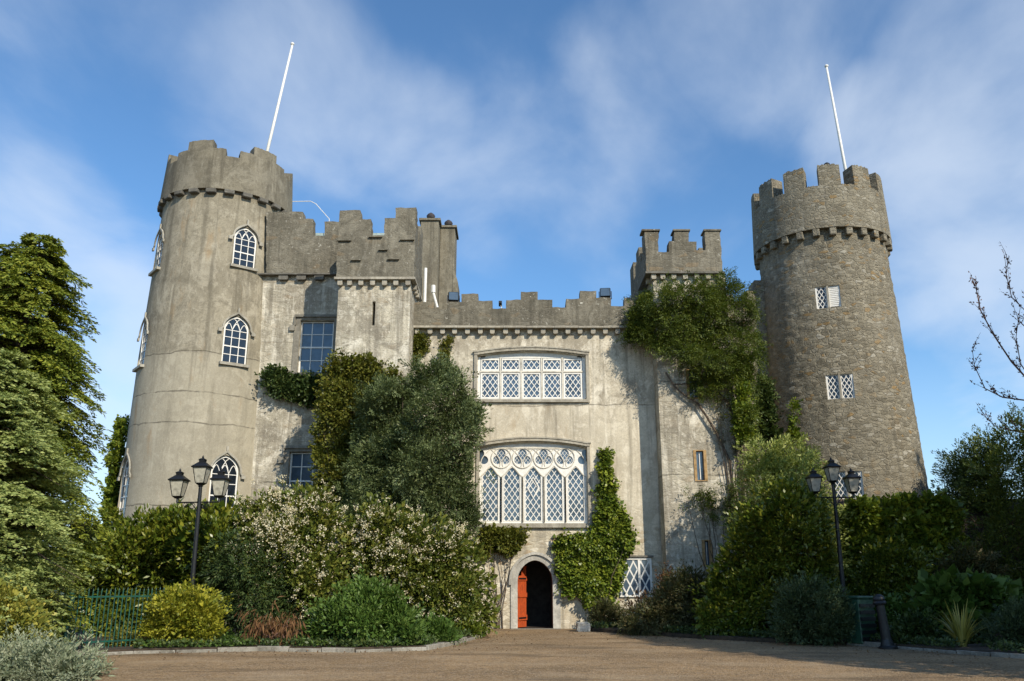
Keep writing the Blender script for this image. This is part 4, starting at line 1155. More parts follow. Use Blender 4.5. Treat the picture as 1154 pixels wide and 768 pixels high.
def plant(name, label, cat, poly, Y, T, n, kind, mat, k=26, rad=0.22, L=0.10, W=0.05, seed=1, base=None, stem=True, wall=False, gap=0.0, group=None,
          droop=0.0, up=0.3, edge=1.0, lumpa=0.35, lumpf=1.6, nst=7, width=0.35, Ls=0.5, updir=0.0, back=0.35, part_name='foliage', inner=True, stem_mat=None, extra=(), rough=0.07, shoots=0.07, shoot_len=0.42, bough=None, fray=0.0):
    n = int(n*1.35)
    if bough is None: bough = min(.55, max(.18, T*.42))
    ins = (rad*.75 if kind == 'tuft' else Ls*.45)
    C, N = clumps(poly, Y, T, n, seed, wall=wall, gap=gap, edge=edge, lumpa=lumpa, lumpf=lumpf, back=back, rough=rough, inset=ins, bough=bough, fray=fray)
    b = Vector((float(C[:, 0].mean()), Y if not wall else Y-0.1, 0.0)) if base is None else Vector(base)
    e = empty(name, b, label, cat, group)
    Lv = Leaves()
    if kind == 'tuft': tuft(Lv, C, N, k, rad, L, W, up=up, droop=droop)
    elif kind == 'spray': spray(Lv, C, N, k, Ls, L, W, droop=droop, width=width, updir=updir)
    for (p2, Y2, T2, n2) in extra:
        C2, N2 = clumps(p2, Y2, T2, n2, seed+50, wall=wall, gap=gap, edge=edge, lumpa=lumpa, lumpf=lumpf, back=back)
        if kind == 'tuft': tuft(Lv, C2, N2, k, rad, L, W, up=up, droop=droop)
        else: spray(Lv, C2, N2, k, Ls, L, W, droop=droop, width=width, updir=updir)
        C = np.concatenate([C, C2]); N = np.concatenate([N, N2])
    if inner and gap == 0:                         # the older, larger leaves deeper inside
        poly2 = np.array(poly, float); 
        Ci, Ni = clumps(poly, Y, T*.72, int(n*.8), seed, wall=wall, edge=edge, lumpa=lumpa, lumpf=lumpf, back=.25, rough=0.0)
        pw = np.array([(at(x, y, Y).x, at(x, y, Y).z) for x, y in poly]); d_, _ = seg_dist(Ci[:, [0, 2]], pw)
        Ci, Ni = Ci[d_ > .14], Ni[d_ > .14]
        if len(Ci): tuft(Lv, Ci, Ni, 12, .20, max(L*1.5, .13), (max(W*1.9, .075) if kind == 'tuft' else max(W*1.5, .05)), up=up, droop=droop*.4)
    ns = int(n*shoots)
    if ns:
        i_ = rng.choice(len(C), ns); spray(Lv, C[i_], N[i_], 14, shoot_len, L, W, droop=droop*.5, width=.25, updir=.5 if not wall else 0.0)
    me = Lv.mesh(part_name); me.transform(Matrix.Translation(-b)); link(part_name, me, mat, e)
    if stem:
        idx = rng.choice(len(C), nst)
        stems((0, 0, 0), [Vector(C[i]) - b + Vector((0, .15 if not wall else .02, 0)) for i in idx], 0.035 if not wall else .022, 'stem', stem_mat or M['bark'], e)
    return e, C, N, b

# ---- left side
def conifer(name, label, base, H, prof, nb, mat, seed, lean, L, W, droop=.5, k=26, frond=.5):
    """tapering conifer: tiers of drooping boughs, each with flat hanging sprays; prof is radius against height share"""
    r = np.random.default_rng(seed); e = empty(name, base, label, 'tree')
    Lv = Leaves(); mb = MB()
    hs_, rs_ = zip(*prof)
    # more boughs where the tree is wide
    hh = np.linspace(.02, .985, 400); wgt = np.interp(hh, hs_, rs_)+.25; cdf = np.cumsum(wgt)/wgt.sum()
    h = np.interp(r.random(nb), cdf, hh); az = r.uniform(0, 2*np.pi, nb)
    rad = np.interp(h, hs_, rs_)*r.uniform(.72, 1.10, nb)*(1+.16*np.sin(az*3+h*23)+.10*np.sin(az*5-h*41))
    ax = np.stack([np.cos(az), np.sin(az), np.zeros(nb)], 1)
    c0 = np.stack([lean*h*H, np.zeros(nb), h*H], 1)
    for b_ in range(0, nb, 3):                       # wood
        p0 = Vector(c0[b_]); d = Vector(ax[b_]); q = rad[b_]
        mb.tube([p0, p0 + d*q*.5 + Vector((0, 0, .10*q)), p0 + d*q*.9 + Vector((0, 0, -.12*q))], [.022, .014, .004], 4)
    m = 15
    s_ = np.tile(np.linspace(.25, 1.0, m), nb); ib = np.repeat(np.arange(nb), m)
    q = rad[ib]*s_
    P = c0[ib] + ax[ib]*q[:, None]; P[:, 2] += rad[ib]*(.22*np.sin(s_*np.pi*.75) - droop*.42*s_**2.2)
    side = np.stack([-np.sin(az), np.cos(az), np.zeros(nb)], 1)[ib]
    sd = np.where(np.arange(nb*m) % 2 == 0, 1., -1.)
    d = ax[ib]*.8 + side*(sd*r.uniform(.2, 1.1, nb*m))[:, None] + r.normal(size=P.shape)*.15
    d[:, 2] += .10 - droop*.55*s_
    d = unit(d); fl = frond*r.uniform(.55, 1.15, nb*m)*(.45+.55*np.minimum(rad[ib], 1.4)/1.4)*(1.1-.35*s_)
    n2 = len(P); idx = np.repeat(np.arange(n2), k); t = np.tile(np.linspace(.03, 1, k), n2)
    nrm = unit(np.cross(d, side)+1e-6); lat = unit(np.cross(d, np.array([0, 0, 1.])))
    s2 = np.where(np.arange(n2*k) % 2 == 0, 1., -1.)
    Q = P[idx] + d[idx]*(t*fl[idx])[:, None] + lat[idx]*(s2*.20*fl[idx]*np.sin(np.pi*(.12+.82*t))*r.random(n2*k))[:, None]
    Q[:, 2] -= droop*.35*fl[idx]*t**2
    Q += r.normal(size=Q.shape)*.012
    A = d[idx]*.9 + lat[idx]*(s2*.6)[:, None] + .18*r.normal(size=Q.shape); A[:, 2] -= droop*.45*t
    z = r.uniform(.7, 1.3, n2*k)
    Lv.add(Q, A, L*z, W*z, up=np.tile([0, 0, 1.], (n2*k, 1))*.7+ax[ib][idx]*.7)
    link('crown', Lv.mesh('crown'), mat, e)
    mb.tube([(0, 0, -.1), (lean*H*.3, 0, H*.3), (lean*H*.7, 0, H*.7), (lean*H, 0, H*.98)], [.26, .20, .10, .02], 9)
    link('trunk', mb.mesh('trunk'), M['bark'], e)
tp_ = at(47, 262, 19.0); bs_ = Vector((tp_.x-.15, 19.0, 0))
conifer('cypress_tree', 'tall dark green cypress with drooping sprays at the left edge', bs_, tp_.z, [(0, 1.6), (.10, 1.95), (.25, 1.95), (.40, 1.85), (.55, 1.6), (.70, 1.35), (.82, 1.15), (.90, .85), (.96, .5), (1, .12)], 980, G['cypress'], 11, .015, .085, .036, droop=.62, frond=.48)
tp_ = at(6, 392, 16.8); bs_ = Vector((tp_.x-.1, 16.8, 0))
conifer('cedar_tree', 'pale grey green conifer in front of the taller dark cypress', bs_, tp_.z, [(0, 1.3), (.12, 1.75), (.35, 1.75), (.55, 1.5), (.75, 1.15), (.90, .7), (1, .2)], 900, G['cedar'], 12, .01, .072, .032, droop=.32, frond=.44)
plant('variegated_shrub', 'yellowish variegated shrub under the pale conifer at the left edge', 'shrub', [(-60, 655), (0, 652), (25, 660), (48, 690), (52, 720), (30, 735), (-60, 740)], 16.0, 0.7, 260, 'tuft', G['variegated'], k=28, rad=.18, L=.075, W=.045, seed=13)
plant('silver_shrub', 'silvery pale shrub in the bottom left corner by the gravel', 'shrub', [(-60, 726), (-10, 720), (18, 728), (40, 720), (62, 722), (80, 722), (92, 734), (104, 744), (112, 756), (116, 790), (60, 800), (-60, 800)], 14.6, 0.75, 420, 'spray', G['silver'], k=30, Ls=.26, L=.062, W=.018, seed=14, updir=.9, droop=0.0, width=.5, lumpa=.5, lumpf=4)
plant('laurel_shrub', 'large glossy laurel bush behind the green fence', 'shrub', [(84, 690), (95, 650), (112, 612), (128, 600), (140, 590), (160, 575), (180, 578), (200, 566), (222, 574), (245, 568), (262, 572), (285, 580), (300, 600), (300, 690), (260, 700), (200, 722), (120, 724)], 25.0, 1.5, 800, 'tuft', G['laurel'], k=26, rad=.25, L=.15, W=.062, seed=15, lumpa=.9, rough=.14)
plant('dark_shrub', 'dark feathery evergreen bush between the lamp post and flowering bush', 'shrub', [(228, 640), (240, 605), (270, 598), (300, 610), (335, 630), (350, 690), (340, 722), (250, 722)], 23.2, 0.9, 420, 'spray', G['darkgreen'], k=30, Ls=.4, L=.08, W=.024, seed=16, droop=.3, lumpa=.9, lumpf=2.5, rough=.15, stem_mat=M['twig'], nst=12)

def flowering(label, poly, Y, T, n, seed, nb, **kw):
    e, C, N, b = plant('viburnum_shrub', label, 'shrub', poly, Y, T, n, 'tuft', G['viburnum'], k=30, rad=.20, L=.105, W=.052, seed=seed, lumpa=.3, **kw)
    i_ = rng.choice(len(C), nb, replace=nb > len(C)); C2 = C[i_] + N[i_]*.13 + rng.normal(size=(nb, 3))*.10; N2 = N[i_]
    keep = (rng.random(len(C2)) < np.clip((C2[:, 2]-0.9)/2.6, .15, 1)) & (N2[:, 1] < .2) & (rng.random(len(C2)) < np.clip(0.75 + 1.0*lump(C2[:, [0, 2]], seed+3, 2.2), .15, 1))
    C2, N2 = C2[keep] + N2[keep]*0.09, N2[keep]
    Lv = Leaves(); k = 12; n2 = len(C2)
    nn = np.repeat(N2, k, 0) + np.array([0, -.1, .5]); o = unit(rng.normal(size=(n2*k, 3)))*rng.random((n2*k, 1))**.5*0.066*np.repeat(rng.uniform(.6, 1.35, (n2, 1)), k, 0)
    Lv.add(np.repeat(C2, k, 0)+o, o/0.06*.8 + nn*.35 + .4*rng.normal(size=o.shape), 0.044, 0.038)
    me = Lv.mesh('blossom'); me.transform(Matrix.Translation(-b)); link('blossom', me, G['blossom'], e)
flowering('rounded white flowering viburnum below the left sash window', [(258, 640), (264, 600), (276, 576), (300, 560), (318, 556), (332, 545), (350, 549), (368, 552), (384, 572), (394, 600), (405, 690), (340, 700), (290, 690), (262, 670)], 24.2, 1.4, 560, 21, 3000)
flowering('larger pinkish white flowering viburnum left of the red door', [(380, 640), (388, 600), (402, 578), (418, 560), (434, 553), (452, 568), (470, 576), (492, 580), (512, 592), (532, 600), (548, 622), (556, 645), (563, 675), (563, 708), (530, 716), (450, 720), (390, 720)], 25.6, 1.6, 800, 22, 3600)
plant('golden_shrub', 'bright yellow green bush at the foot of the lamp post', 'shrub', [(166, 728), (168, 705), (166, 690), (178, 682), (186, 668), (198, 664), (210, 659), (222, 666), (236, 664), (246, 676), (252, 690), (254, 710), (248, 728)], 20.95, 0.60, 300, 'spray', G['gold'], k=24, Ls=.26, L=.075, W=.046, seed=23, lumpa=.8, lumpf=4.5, updir=.7, width=.5, rough=.12)
# dead, hanging brown plant
e, C, N, b = plant('withered_shrub', 'withered plant with hanging brown leaves beside the golden bush', 'shrub', [(258, 728), (268, 698), (285, 682), (305, 672), (318, 680), (338, 676), (352, 700), (352, 730)], 21.0, 0.5, 75, 'tuft', G['dead'], k=7, rad=.16, L=.20, W=.030, seed=24, droop=1.7, up=0, nst=22, shoots=0, rough=.15, stem_mat=M['twig'], gap=.35)
plant('leafy_plant', 'fresh green leafy bush by the kerb under the flowering viburnum', 'shrub', [(340, 733), (348, 712), (356, 694), (372, 676), (392, 668), (404, 655), (420, 654), (446, 668), (462, 682), (476, 700), (486, 731), (420, 735)], 21.4, 0.85, 460, 'tuft', G['fresh'], k=26, rad=.17, L=.10, W=.040, seed=25, lumpa=.9, lumpf=4, up=.35, rough=.14)
plant('clipped_shrub', 'low rounded green mound of fine leaves on the kerb bend', 'shrub', [(470, 730), (472, 708), (482, 698), (496, 695), (510, 702), (520, 715), (516, 726)], 22.4, 0.45, 200, 'tuft', G['fresh'], k=30, rad=.12, L=.055, W=.02, seed=26, up=.8)
plant('clipped_shrub', 'small darker green mound nearest the door path', 'shrub', [(496, 722), (502, 704), (516, 696), (530, 695), (543, 704), (547, 714), (530, 722)], 24.8, 0.45, 200, 'tuft', G['ivy'], k=30, rad=.12, L=.055, W=.02, seed=27, up=.8)
plant('edging_plant', 'low cream and green plant on the kerb before the fence', 'plant', [(118, 736), (126, 722), (140, 712), (155, 716), (168, 722), (172, 733)], 20.75, 0.22, 110, 'tuft', G['variegated'], k=18, rad=.10, L=.07, W=.04, seed=28)
plant('edging_plant', 'low straggly green plants along the kerb below the golden bush', 'plant', [(200, 731), (215, 718), (235, 722), (262, 716), (285, 722), (300, 731)], 20.75, 0.16, 80, 'tuft', G['fresh'], k=16, rad=.09, L=.08, W=.03, seed=29)

# ---- wall plants
plant('ivy', 'olive ivy covering the left corner of the projecting bay', 'climber', [(348, 556), (352, 520), (350, 490), (357, 455), (356, 430), (366, 408), (372, 396), (392, 397), (410, 402), (425, 404), (440, 414), (455, 420), (462, 440), (455, 480), (450, 540), (440, 600), (352, 604)], 28.47, 0.36, 900, 'tuft', G['olive'], k=30, rad=.20, L=.085, W=.055, seed=31, wall=True, lumpa=.8, lumpf=3, rough=.08, fray=.35)
plant('ceanothus', 'tall grey green wall shrub between the bay and the main windows', 'shrub', [(385, 600), (392, 540), (398, 490), (410, 455), (420, 432), (440, 430), (462, 428), (470, 414), (488, 412), (500, 400), (514, 412), (528, 432), (534, 452), (552, 464), (554, 475), (545, 492), (536, 512), (532, 540), (542, 570), (545, 592), (530, 612), (450, 612)], 27.7, 1.1, 2000, 'spray', G['ceanothus'], k=38, Ls=.42, L=.085, W=.036, seed=32, droop=-.1, width=.40, lumpa=1.0, lumpf=2.6, rough=.12, updir=.25, nst=9)
plant('ivy', 'bright green ivy climbing beside the arched doorway', 'climber', [(622, 640), (624, 604), (634, 596), (644, 602), (652, 596), (664, 598), (670, 575), (671, 540), (675, 510), (684, 487), (689, 508), (693, 540), (702, 568), (712, 590), (717, 610), (706, 632), (700, 660), (690, 684), (662, 690), (650, 668), (638, 676), (630, 655)], 29.97, 0.26, 900, 'tuft', G['ivy'], k=28, rad=.13, L=.085, W=.070, seed=33, wall=True, lumpa=.9, lumpf=3.2, up=-.2, droop=.5, rough=.05, shoots=.05, shoot_len=.4, fray=.45)
plant('ivy', 'small ivy patch hanging over the left of the doorway', 'climber', [(536, 625), (540, 590), (560, 594), (592, 593), (598, 602), (588, 616), (574, 628), (560, 622), (548, 632)], 29.97, 0.30, 200, 'tuft', G['olive'], k=24, rad=.16, L=.08, W=.06, seed=34, wall=True, fray=.35)
plant('ivy', 'small ivy tuft in the corner under the facade corbels', 'climber', [(460, 380), (472, 377), (484, 379), (484, 392), (474, 408), (466, 414), (461, 406)], 29.97, 0.14, 70, 'tuft', G['olive'], k=20, rad=.13, L=.07, W=.05, seed=35, wall=True, stem=False)
plant('ivy', 'thin ivy streak hanging below the corbels right of the corner tuft', 'climber', [(496, 386), (506, 380), (514, 382), (508, 395), (506, 415), (500, 432), (494, 415)], 29.97, 0.10, 50, 'tuft', G['olive'], k=18, rad=.11, L=.07, W=.05, seed=36, wall=True, stem=False)
plant('ivy', 'dark ivy patch under the upper sash window', 'climber', [(294, 432), (298, 418), (312, 412), (330, 420), (350, 424), (370, 426), (372, 460), (352, 462), (335, 456), (318, 450), (300, 444)], 30.95, 0.30, 260, 'tuft', G['darkgreen'], k=24, rad=.17, L=.09, W=.07, seed=37, wall=True, stem=False, fray=.4)
plant('ivy', 'narrow ivy strip up the outer left edge of the smooth tower', 'climber', [(122, 620), (120, 580), (126, 540), (128, 510), (136, 478), (144, 466), (147, 480), (141, 510), (138, 550), (136, 590), (134, 620)], 32.6, 0.45, 240, 'tuft', G['ivy'], k=24, rad=.18, L=.11, W=.09, seed=38, wall=True)
# turret climber, with bare runners
e, C, N, b = plant('climber', 'big mossy climber smothering the top of the square turret', 'climber', [(722, 384), (720, 368), (722, 350), (728, 334), (742, 322), (770, 318), (796, 322), (812, 314), (826, 310), (834, 322), (846, 334), (856, 360), (858, 392), (854, 430), (852, 460), (848, 496), (834, 500), (828, 470), (822, 448), (806, 446), (796, 456), (782, 444), (770, 420), (752, 408), (738, 398), (728, 392)], 29.05, 0.52, 1900, 'spray', G['climber'], k=44, Ls=.40, L=.062, W=.026, seed=41, wall=True, droop=.25, width=.5, lumpa=1.0, lumpf=3.0, stem=False, gap=.02, shoots=.10, shoot_len=.6, base=(at(835, 600, 28.9).x, 28.8, 0))
mb = MB()
def runner(pts, r): mb.tube([at(x, y, 28.98) - b + Vector((0, random.uniform(-.06, 0), 0)) for x, y in pts], [r*(1-.5*i/len(pts)) for i in range(len(pts))], 6)
runner([(826, 560), (822, 520), (808, 490), (796, 470), (786, 455), (772, 446), (760, 436), (750, 420)], .05)
runner([(822, 520), (806, 484), (790, 462), (780, 448)], .035); runner([(838, 560), (834, 500), (820, 452), (806, 440)], .05)
runner([(760, 434), (785, 432), (812, 436), (828, 440)], .028); runner([(812, 450), (826, 452), (832, 466)], .03); runner([(800, 400), (816, 380), (830, 366)], .03)
link('runner', mb.mesh('runner'), M['bark'], e)
plant('climber', 'dark mossy creeper on the facade parapet left of the turret climber', 'climber', [(698, 386), (704, 370), (710, 350), (718, 336), (734, 330), (736, 388), (716, 390)], 29.7, 0.30, 330, 'spray', G['climber'], k=34, Ls=.32, L=.062, W=.026, seed=47, wall=True, droop=.25, width=.5, lumpa=.9, stem=False)
plant('ivy', 'bright green ivy strand running down from the turret climber', 'climber', [(828, 500), (826, 470), (830, 440), (832, 405), (838, 390), (842, 410), (838, 440), (842, 470), (846, 500)], 28.75, 0.45, 240, 'tuft', G['ivy'], k=22, rad=.13, L=.09, W=.07, seed=42, wall=True)
plant('creeper', 'sparse thin creeper across the lower turret wall', 'climber', [(742, 535), (755, 520), (775, 532), (790, 555), (815, 548), (836, 530), (840, 600), (815, 598), (795, 585), (775, 570), (755, 556)], 29.05, 0.16, 150, 'spray', G['climber'], k=18, Ls=.34, L=.07, W=.03, seed=43, wall=True, gap=.55, nst=8)
plant('creeper', 'withered creeper stems above the bushes below the turret climber', 'climber', [(796, 456), (815, 446), (838, 470), (838, 505), (826, 520), (812, 490)], 29.0, 0.2, 80, 'spray', G['brownish'], k=18, Ls=.34, L=.06, W=.025, seed=44, wall=True, gap=.3, nst=8)
plant('ivy', 'dark ivy in the shaded corner between turret and rubble tower', 'climber', [(846, 500), (848, 440), (856, 420), (868, 430), (874, 480), (884, 500)], 31.0, 0.3, 160, 'tuft', G['darkgreen'], k=22, rad=.2, L=.1, W=.08, seed=45, wall=True)
plant('ivy', 'thin ivy trail on the lower left of the rubble tower', 'climber', [(884, 500), (889, 465), (894, 440), (899, 462), (895, 480), (902, 500)], 30.55, 0.10, 40, 'tuft', G['ivy'], k=16, rad=.12, L=.09, W=.07, seed=46, wall=True, stem=False)

# ---- right side
plant('sage_shrub', 'tall pale sage bush against the turret and rubble tower', 'shrub', [(830, 600), (832, 540), (836, 505), (848, 490), (866, 494), (884, 492), (902, 500), (918, 515), (930, 545), (938, 575), (946, 610), (940, 660), (850, 680)], 26.6, 1.5, 850, 'spray', G['pale'], k=32, Ls=.36, L=.085, W=.034, seed=51, updir=.3, width=.5, lumpa=.9, lumpf=2.6, rough=.14)
plant('evergreen_shrub', 'broad dark evergreen bush in front of the pale sage bush', 'shrub', [(776, 715), (790, 670), (800, 640), (818, 610), (832, 570), (850, 545), (880, 540), (905, 560), (925, 590), (938, 630), (946, 680), (940, 726), (860, 724)], 25.0, 1.5, 850, 'tuft', G['laurel'], k=28, rad=.24, L=.115, W=.05, seed=52, lumpa=.8, rough=.12)
plant('juniper', 'low dark spreading juniper below the turret slits', 'shrub', [(690, 714), (702, 694), (722, 680), (738, 664), (760, 640), (785, 638), (806, 650), (822, 690), (826, 720), (760, 719)], 26.6, 1.0, 650, 'spray', G['brownish'], k=30, Ls=.45, L=.08, W=.024, seed=53, droop=.25, lumpa=.4)
plant('heather_shrub', 'small brownish heathery bush right of the doorway', 'shrub', [(662, 708), (668, 684), (682, 674), (696, 682), (706, 692), (710, 712), (690, 712)], 29.2, 0.5, 180, 'spray', G['brownish'], k=26, Ls=.25, L=.06, W=.02, seed=54, updir=.8)
plant('flowering_plant', 'rusty orange flowering stems beside the white lattice window', 'plant', [(696, 698), (700, 676), (716, 664), (732, 660), (746, 636), (764, 638), (758, 664), (742, 694)], 28.0, 0.35, 70, 'tuft', G['dead'], k=12, rad=.16, L=.07, W=.05, seed=55, gap=.3, nst=10)
plant('lavender', 'blue green spiky bush below the right lamp post', 'shrub', [(866, 726), (870, 690), (882, 665), (900, 650), (922, 650), (942, 658), (955, 680), (960, 722), (930, 728)], 22.6, 0.8, 420, 'spray', G['lavender'], k=26, Ls=.32, L=.07, W=.022, seed=56, updir=.9, width=.3)
plant('ivy', 'dark ivy blanket over the bank below the rubble tower', 'climber', [(930, 700), (936, 600), (944, 566), (958, 562), (985, 564), (1010, 558), (1030, 556), (1050, 556), (1072, 560), (1080, 600), (1090, 610), (1120, 650), (1120, 700), (1030, 716)], 26.9, 0.55, 1000, 'tuft', G['ivy'], k=26, rad=.26, L=.12, W=.095, seed=57, lumpa=.8, lumpf=2.2)
plant('mixed_shrub', 'brownish green loose bush on the slope between the lamp post and the big leaves', 'shrub', [(950, 700), (962, 640), (985, 612), (1010, 605), (1030, 622), (1048, 650), (1050, 704)], 25.2, 0.8, 380, 'tuft', G['laurel'], k=24, rad=.2, L=.10, W=.045, seed=58, lumpa=.9, rough=.14)
plant('russet_shrub', 'rusty brown bush behind the big fresh green leaves', 'shrub', [(1040, 680), (1052, 640), (1072, 618), (1096, 612), (1120, 626), (1136, 650), (1140, 690)], 25.0, 0.8, 320, 'spray', G['brownish'], k=28, Ls=.35, L=.075, W=.026, seed=59, updir=.4, lumpa=.9, rough=.14)
plant('creeping_plant', 'fresh leafy tangle at the foot of the bank behind the litter bin', 'plant', [(958, 716), (966, 690), (990, 672), (1015, 676), (1030, 696), (1030, 716)], 23.6, 0.4, 180, 'tuft', G['fresh'], k=20, rad=.15, L=.10, W=.05, seed=60, lumpa=.8, rough=.1)
e, C, N, b = plant('broadleaf_tree', 'dense dark evergreen tree just right of the rubble tower', 'tree', [(1056, 640), (1054, 580), (1056, 535), (1062, 512), (1070, 500), (1082, 500), (1096, 492), (1108, 505), (1120, 540), (1126, 620), (1120, 690), (1060, 690)], 30.0, 1.9, 1000, 'spray', G['darkgreen'], k=50, Ls=.5, L=.075, W=.03, seed=61, updir=.2, lumpa=.6, stem=False, part_name='crown')
mb = MB(); mb.tube([(0, 0, -.1), (0, 0, 3), (.1, 0, 5.6)], [.22, .16, .04], 9); link('trunk', mb.mesh(), M['bark'], e)
e, C, N, b = plant('broadleaf_tree', 'tall shadowy olive green tree at the right edge', 'tree', [(1096, 700), (1090, 600), (1094, 530), (1098, 492), (1112, 480), (1124, 468), (1142, 474), (1160, 466), (1185, 462), (1210, 480), (1240, 540), (1250, 700)], 27.0, 2.2, 1300, 'spray', G['climber'], k=50, Ls=.5, L=.075, W=.028, seed=62, updir=.45, lumpa=.6, stem=False, part_name='crown')
mb = MB(); mb.tube([(0, 0, -.1), (0, 0, 3), (.1, 0, 6)], [.26, .18, .04], 9); link('trunk', mb.mesh(), M['bark'], e)
plant('large_leaf_plant', 'clump of big fresh green leaves above the yellow spiky plant', 'plant', [(1034, 708), (1036, 684), (1046, 662), (1056, 644), (1068, 652), (1085, 650), (1100, 655), (1120, 656), (1137, 668), (1140, 685), (1126, 706)], 22.6, 0.6, 130, 'tuft', G['fresh'], k=9, rad=.22, L=.24, W=.14, seed=63, up=.5, lumpa=.6, lumpf=4)
plant('edging_plant', 'low dark border plants along the kerb right of the bollard', 'plant', [(1000, 728), (1006, 706), (1020, 692), (1040, 696), (1060, 716), (1110, 720), (1130, 726), (1120, 737), (1060, 734)], 21.6, 0.35, 200, 'tuft', G['darkgreen'], k=22, rad=.14, L=.10, W=.05, seed=64)
plant('mounded_shrub', 'grey green mound in the bottom right corner', 'shrub', [(1112, 738), (1116, 706), (1128, 688), (1150, 678), (1180, 680), (1210, 700), (1220, 745)], 20.2, 0.7, 320, 'spray', G['lavender'], k=28, Ls=.26, L=.06, W=.018, seed=65, updir=.8)
# sword-leaved plant
b = on_ground(1086, 734); b.z = 0.05
e = empty('phormium', b, 'yellow striped spiky plant with sword leaves near the right kerb', 'plant')
mb = MB()
for k in range(60):
    a = random.uniform(0, 2*math.pi); Ln = random.uniform(.7, 1.3); lean = random.uniform(.15, .75); w = random.uniform(.022, .036)
    d = Vector((math.cos(a), math.sin(a)*.8, 0)); s = Vector((-d.y, d.x, 0)); pts = []
    for i in range(7):
        t = i/6; pts.append(d*(.06+Ln*lean*t**1.5) + Vector((0, 0, Ln*(t*(1-.35*lean*t**2.0))*(1-.35*lean))))
    vs = []
    for i, p_ in enumerate(pts):
        ww = w*(1-(i/6)**3)+.002; vs += [p_-s*ww, p_+s*ww]
    mb.add(vs, [(2*i, 2*i+1, 2*i+3, 2*i+2) for i in range(6)])
link('blade', mb.mesh('blade'), G['phormium'], e).name = 'blades'

# ---- bare trees
def bare_tree(name, label, base, height, r0, seed, depth=5, lean=(0, 0), buds=False, first=None, spread=0.55, twigmat=None, trunk_frac=.35):
    rr = random.Random(seed); mb = MB(); tips = []
    def grow(p, d, L, r, lv):
        n = 5; pts = [p]; q = p.copy(); dd = d.copy()
        for i in range(n):
            dd = (dd + Vector((rr.gauss(0, .10), rr.gauss(0, .10), rr.gauss(.04, .06)))).normalized(); q = q + dd*L/n; pts.append(q.copy())
        mb.tube(pts, [r*(1-.45*i/n) for i in range(n+1)], 5 if lv > 1 else 8)
        tips.append((pts, lv))
        if lv >= depth: return
        for k in range(rr.choice((2, 3, 3)) if lv else 4):
            t = rr.randint(2, n) if lv else rr.randint(3, n); ax = Vector((rr.gauss(0, 1), rr.gauss(0, 1), rr.gauss(0, .6)))
            nd = (dd + ax.normalized()*spread*rr.uniform(.7, 1.5)).normalized(); grow(pts[t], nd, L*rr.uniform(.58, .8), r*.50, lv+1)
    e = empty(name, base, label, 'tree')
    grow(Vector((0, 0, -.1)), Vector((lean[0], lean[1], 1)).normalized(), height*trunk_frac, r0, 0)
    link('branches', mb.mesh('branches'), twigmat or M['twig'], e)
    return e, tips
# twigs of a bare tree that reach in from the right
TB = Vector((14.6, 19.0, 0)); e = empty('bare_tree', TB, 'bare reddish budding branches reaching in at the right edge', 'tree')
mb = MB(); rr = random.Random(5); budL = Leaves(); BP = []; BA = []
def twig(pts, r, buds=True, sub_=True):
    P = [p - TB for p in pts]; mb.tube(P, [r*(1-.75*i/(len(P)-1)) for i in range(len(P))], 6)
    for i in range(1, len(P)):
        for k in range(5):
            t = rr.random(); p_ = P[i-1].lerp(P[i], t); d = (P[i]-P[i-1]).normalized()
            if buds: BP.append(p_ + Vector((rr.gauss(0, .02), rr.gauss(0, .02), rr.gauss(0, .02)))); BA.append(d + Vector((rr.gauss(0, .6), rr.gauss(0, .6), rr.gauss(0, .6))))
        if sub_ and i > 0:
            for k in range(3):
                p_ = P[i-1].lerp(P[i], rr.random()); d = (P[i]-P[i-1]).normalized(); u = Vector((rr.gauss(-.1, .5), rr.gauss(0, .5), rr.uniform(.4, 1.2)))
                L_ = rr.uniform(.2, .55); q = [p_+TB, p_+TB+(d+u).normalized()*L_*.5, p_+TB+(d+u).normalized()*L_*.5 + (d*.6+u*1.2).normalized()*L_*.5]; twig(q, .008, True, False)
def tw(px, Y, r, **k): twig([at(x, y, Y + dy) for x, y, dy in px], r*.6, **k)
tw([(1250, 455, 0), (1200, 440, 0), (1160, 430, 0), (1140, 408, 0), (1120, 378, -.1), (1105, 350, -.2), (1100, 325, -.2), (1098, 392 - 70, -.2)], 18.6, .045)
tw([(1220, 446, 0), (1160, 452, .1), (1130, 448, .2), (1110, 438, .3), (1098, 412, .3), (1096, 396, .3)], 18.8, .035)
tw([(1250, 330, 0), (1190, 330, .0), (1155, 350, -.1), (1140, 335, -.1), (1134, 310, -.1), (1137, 288, -.1)], 18.4, .03)
tw([(1240, 500, 0), (1190, 470, 0), (1150, 410, 0), (1145, 380, .1), (1150, 345, .1)], 18.7, .03)
tw([(1230, 488, 0), (1180, 486, 0), (1150, 488, 0), (1120, 480, .1), (1104, 462, .2)], 18.5, .025)
tw([(1250, 390, 0), (1190, 385, 0), (1160, 375, -.1), (1148, 360, -.1)], 18.2, .025)
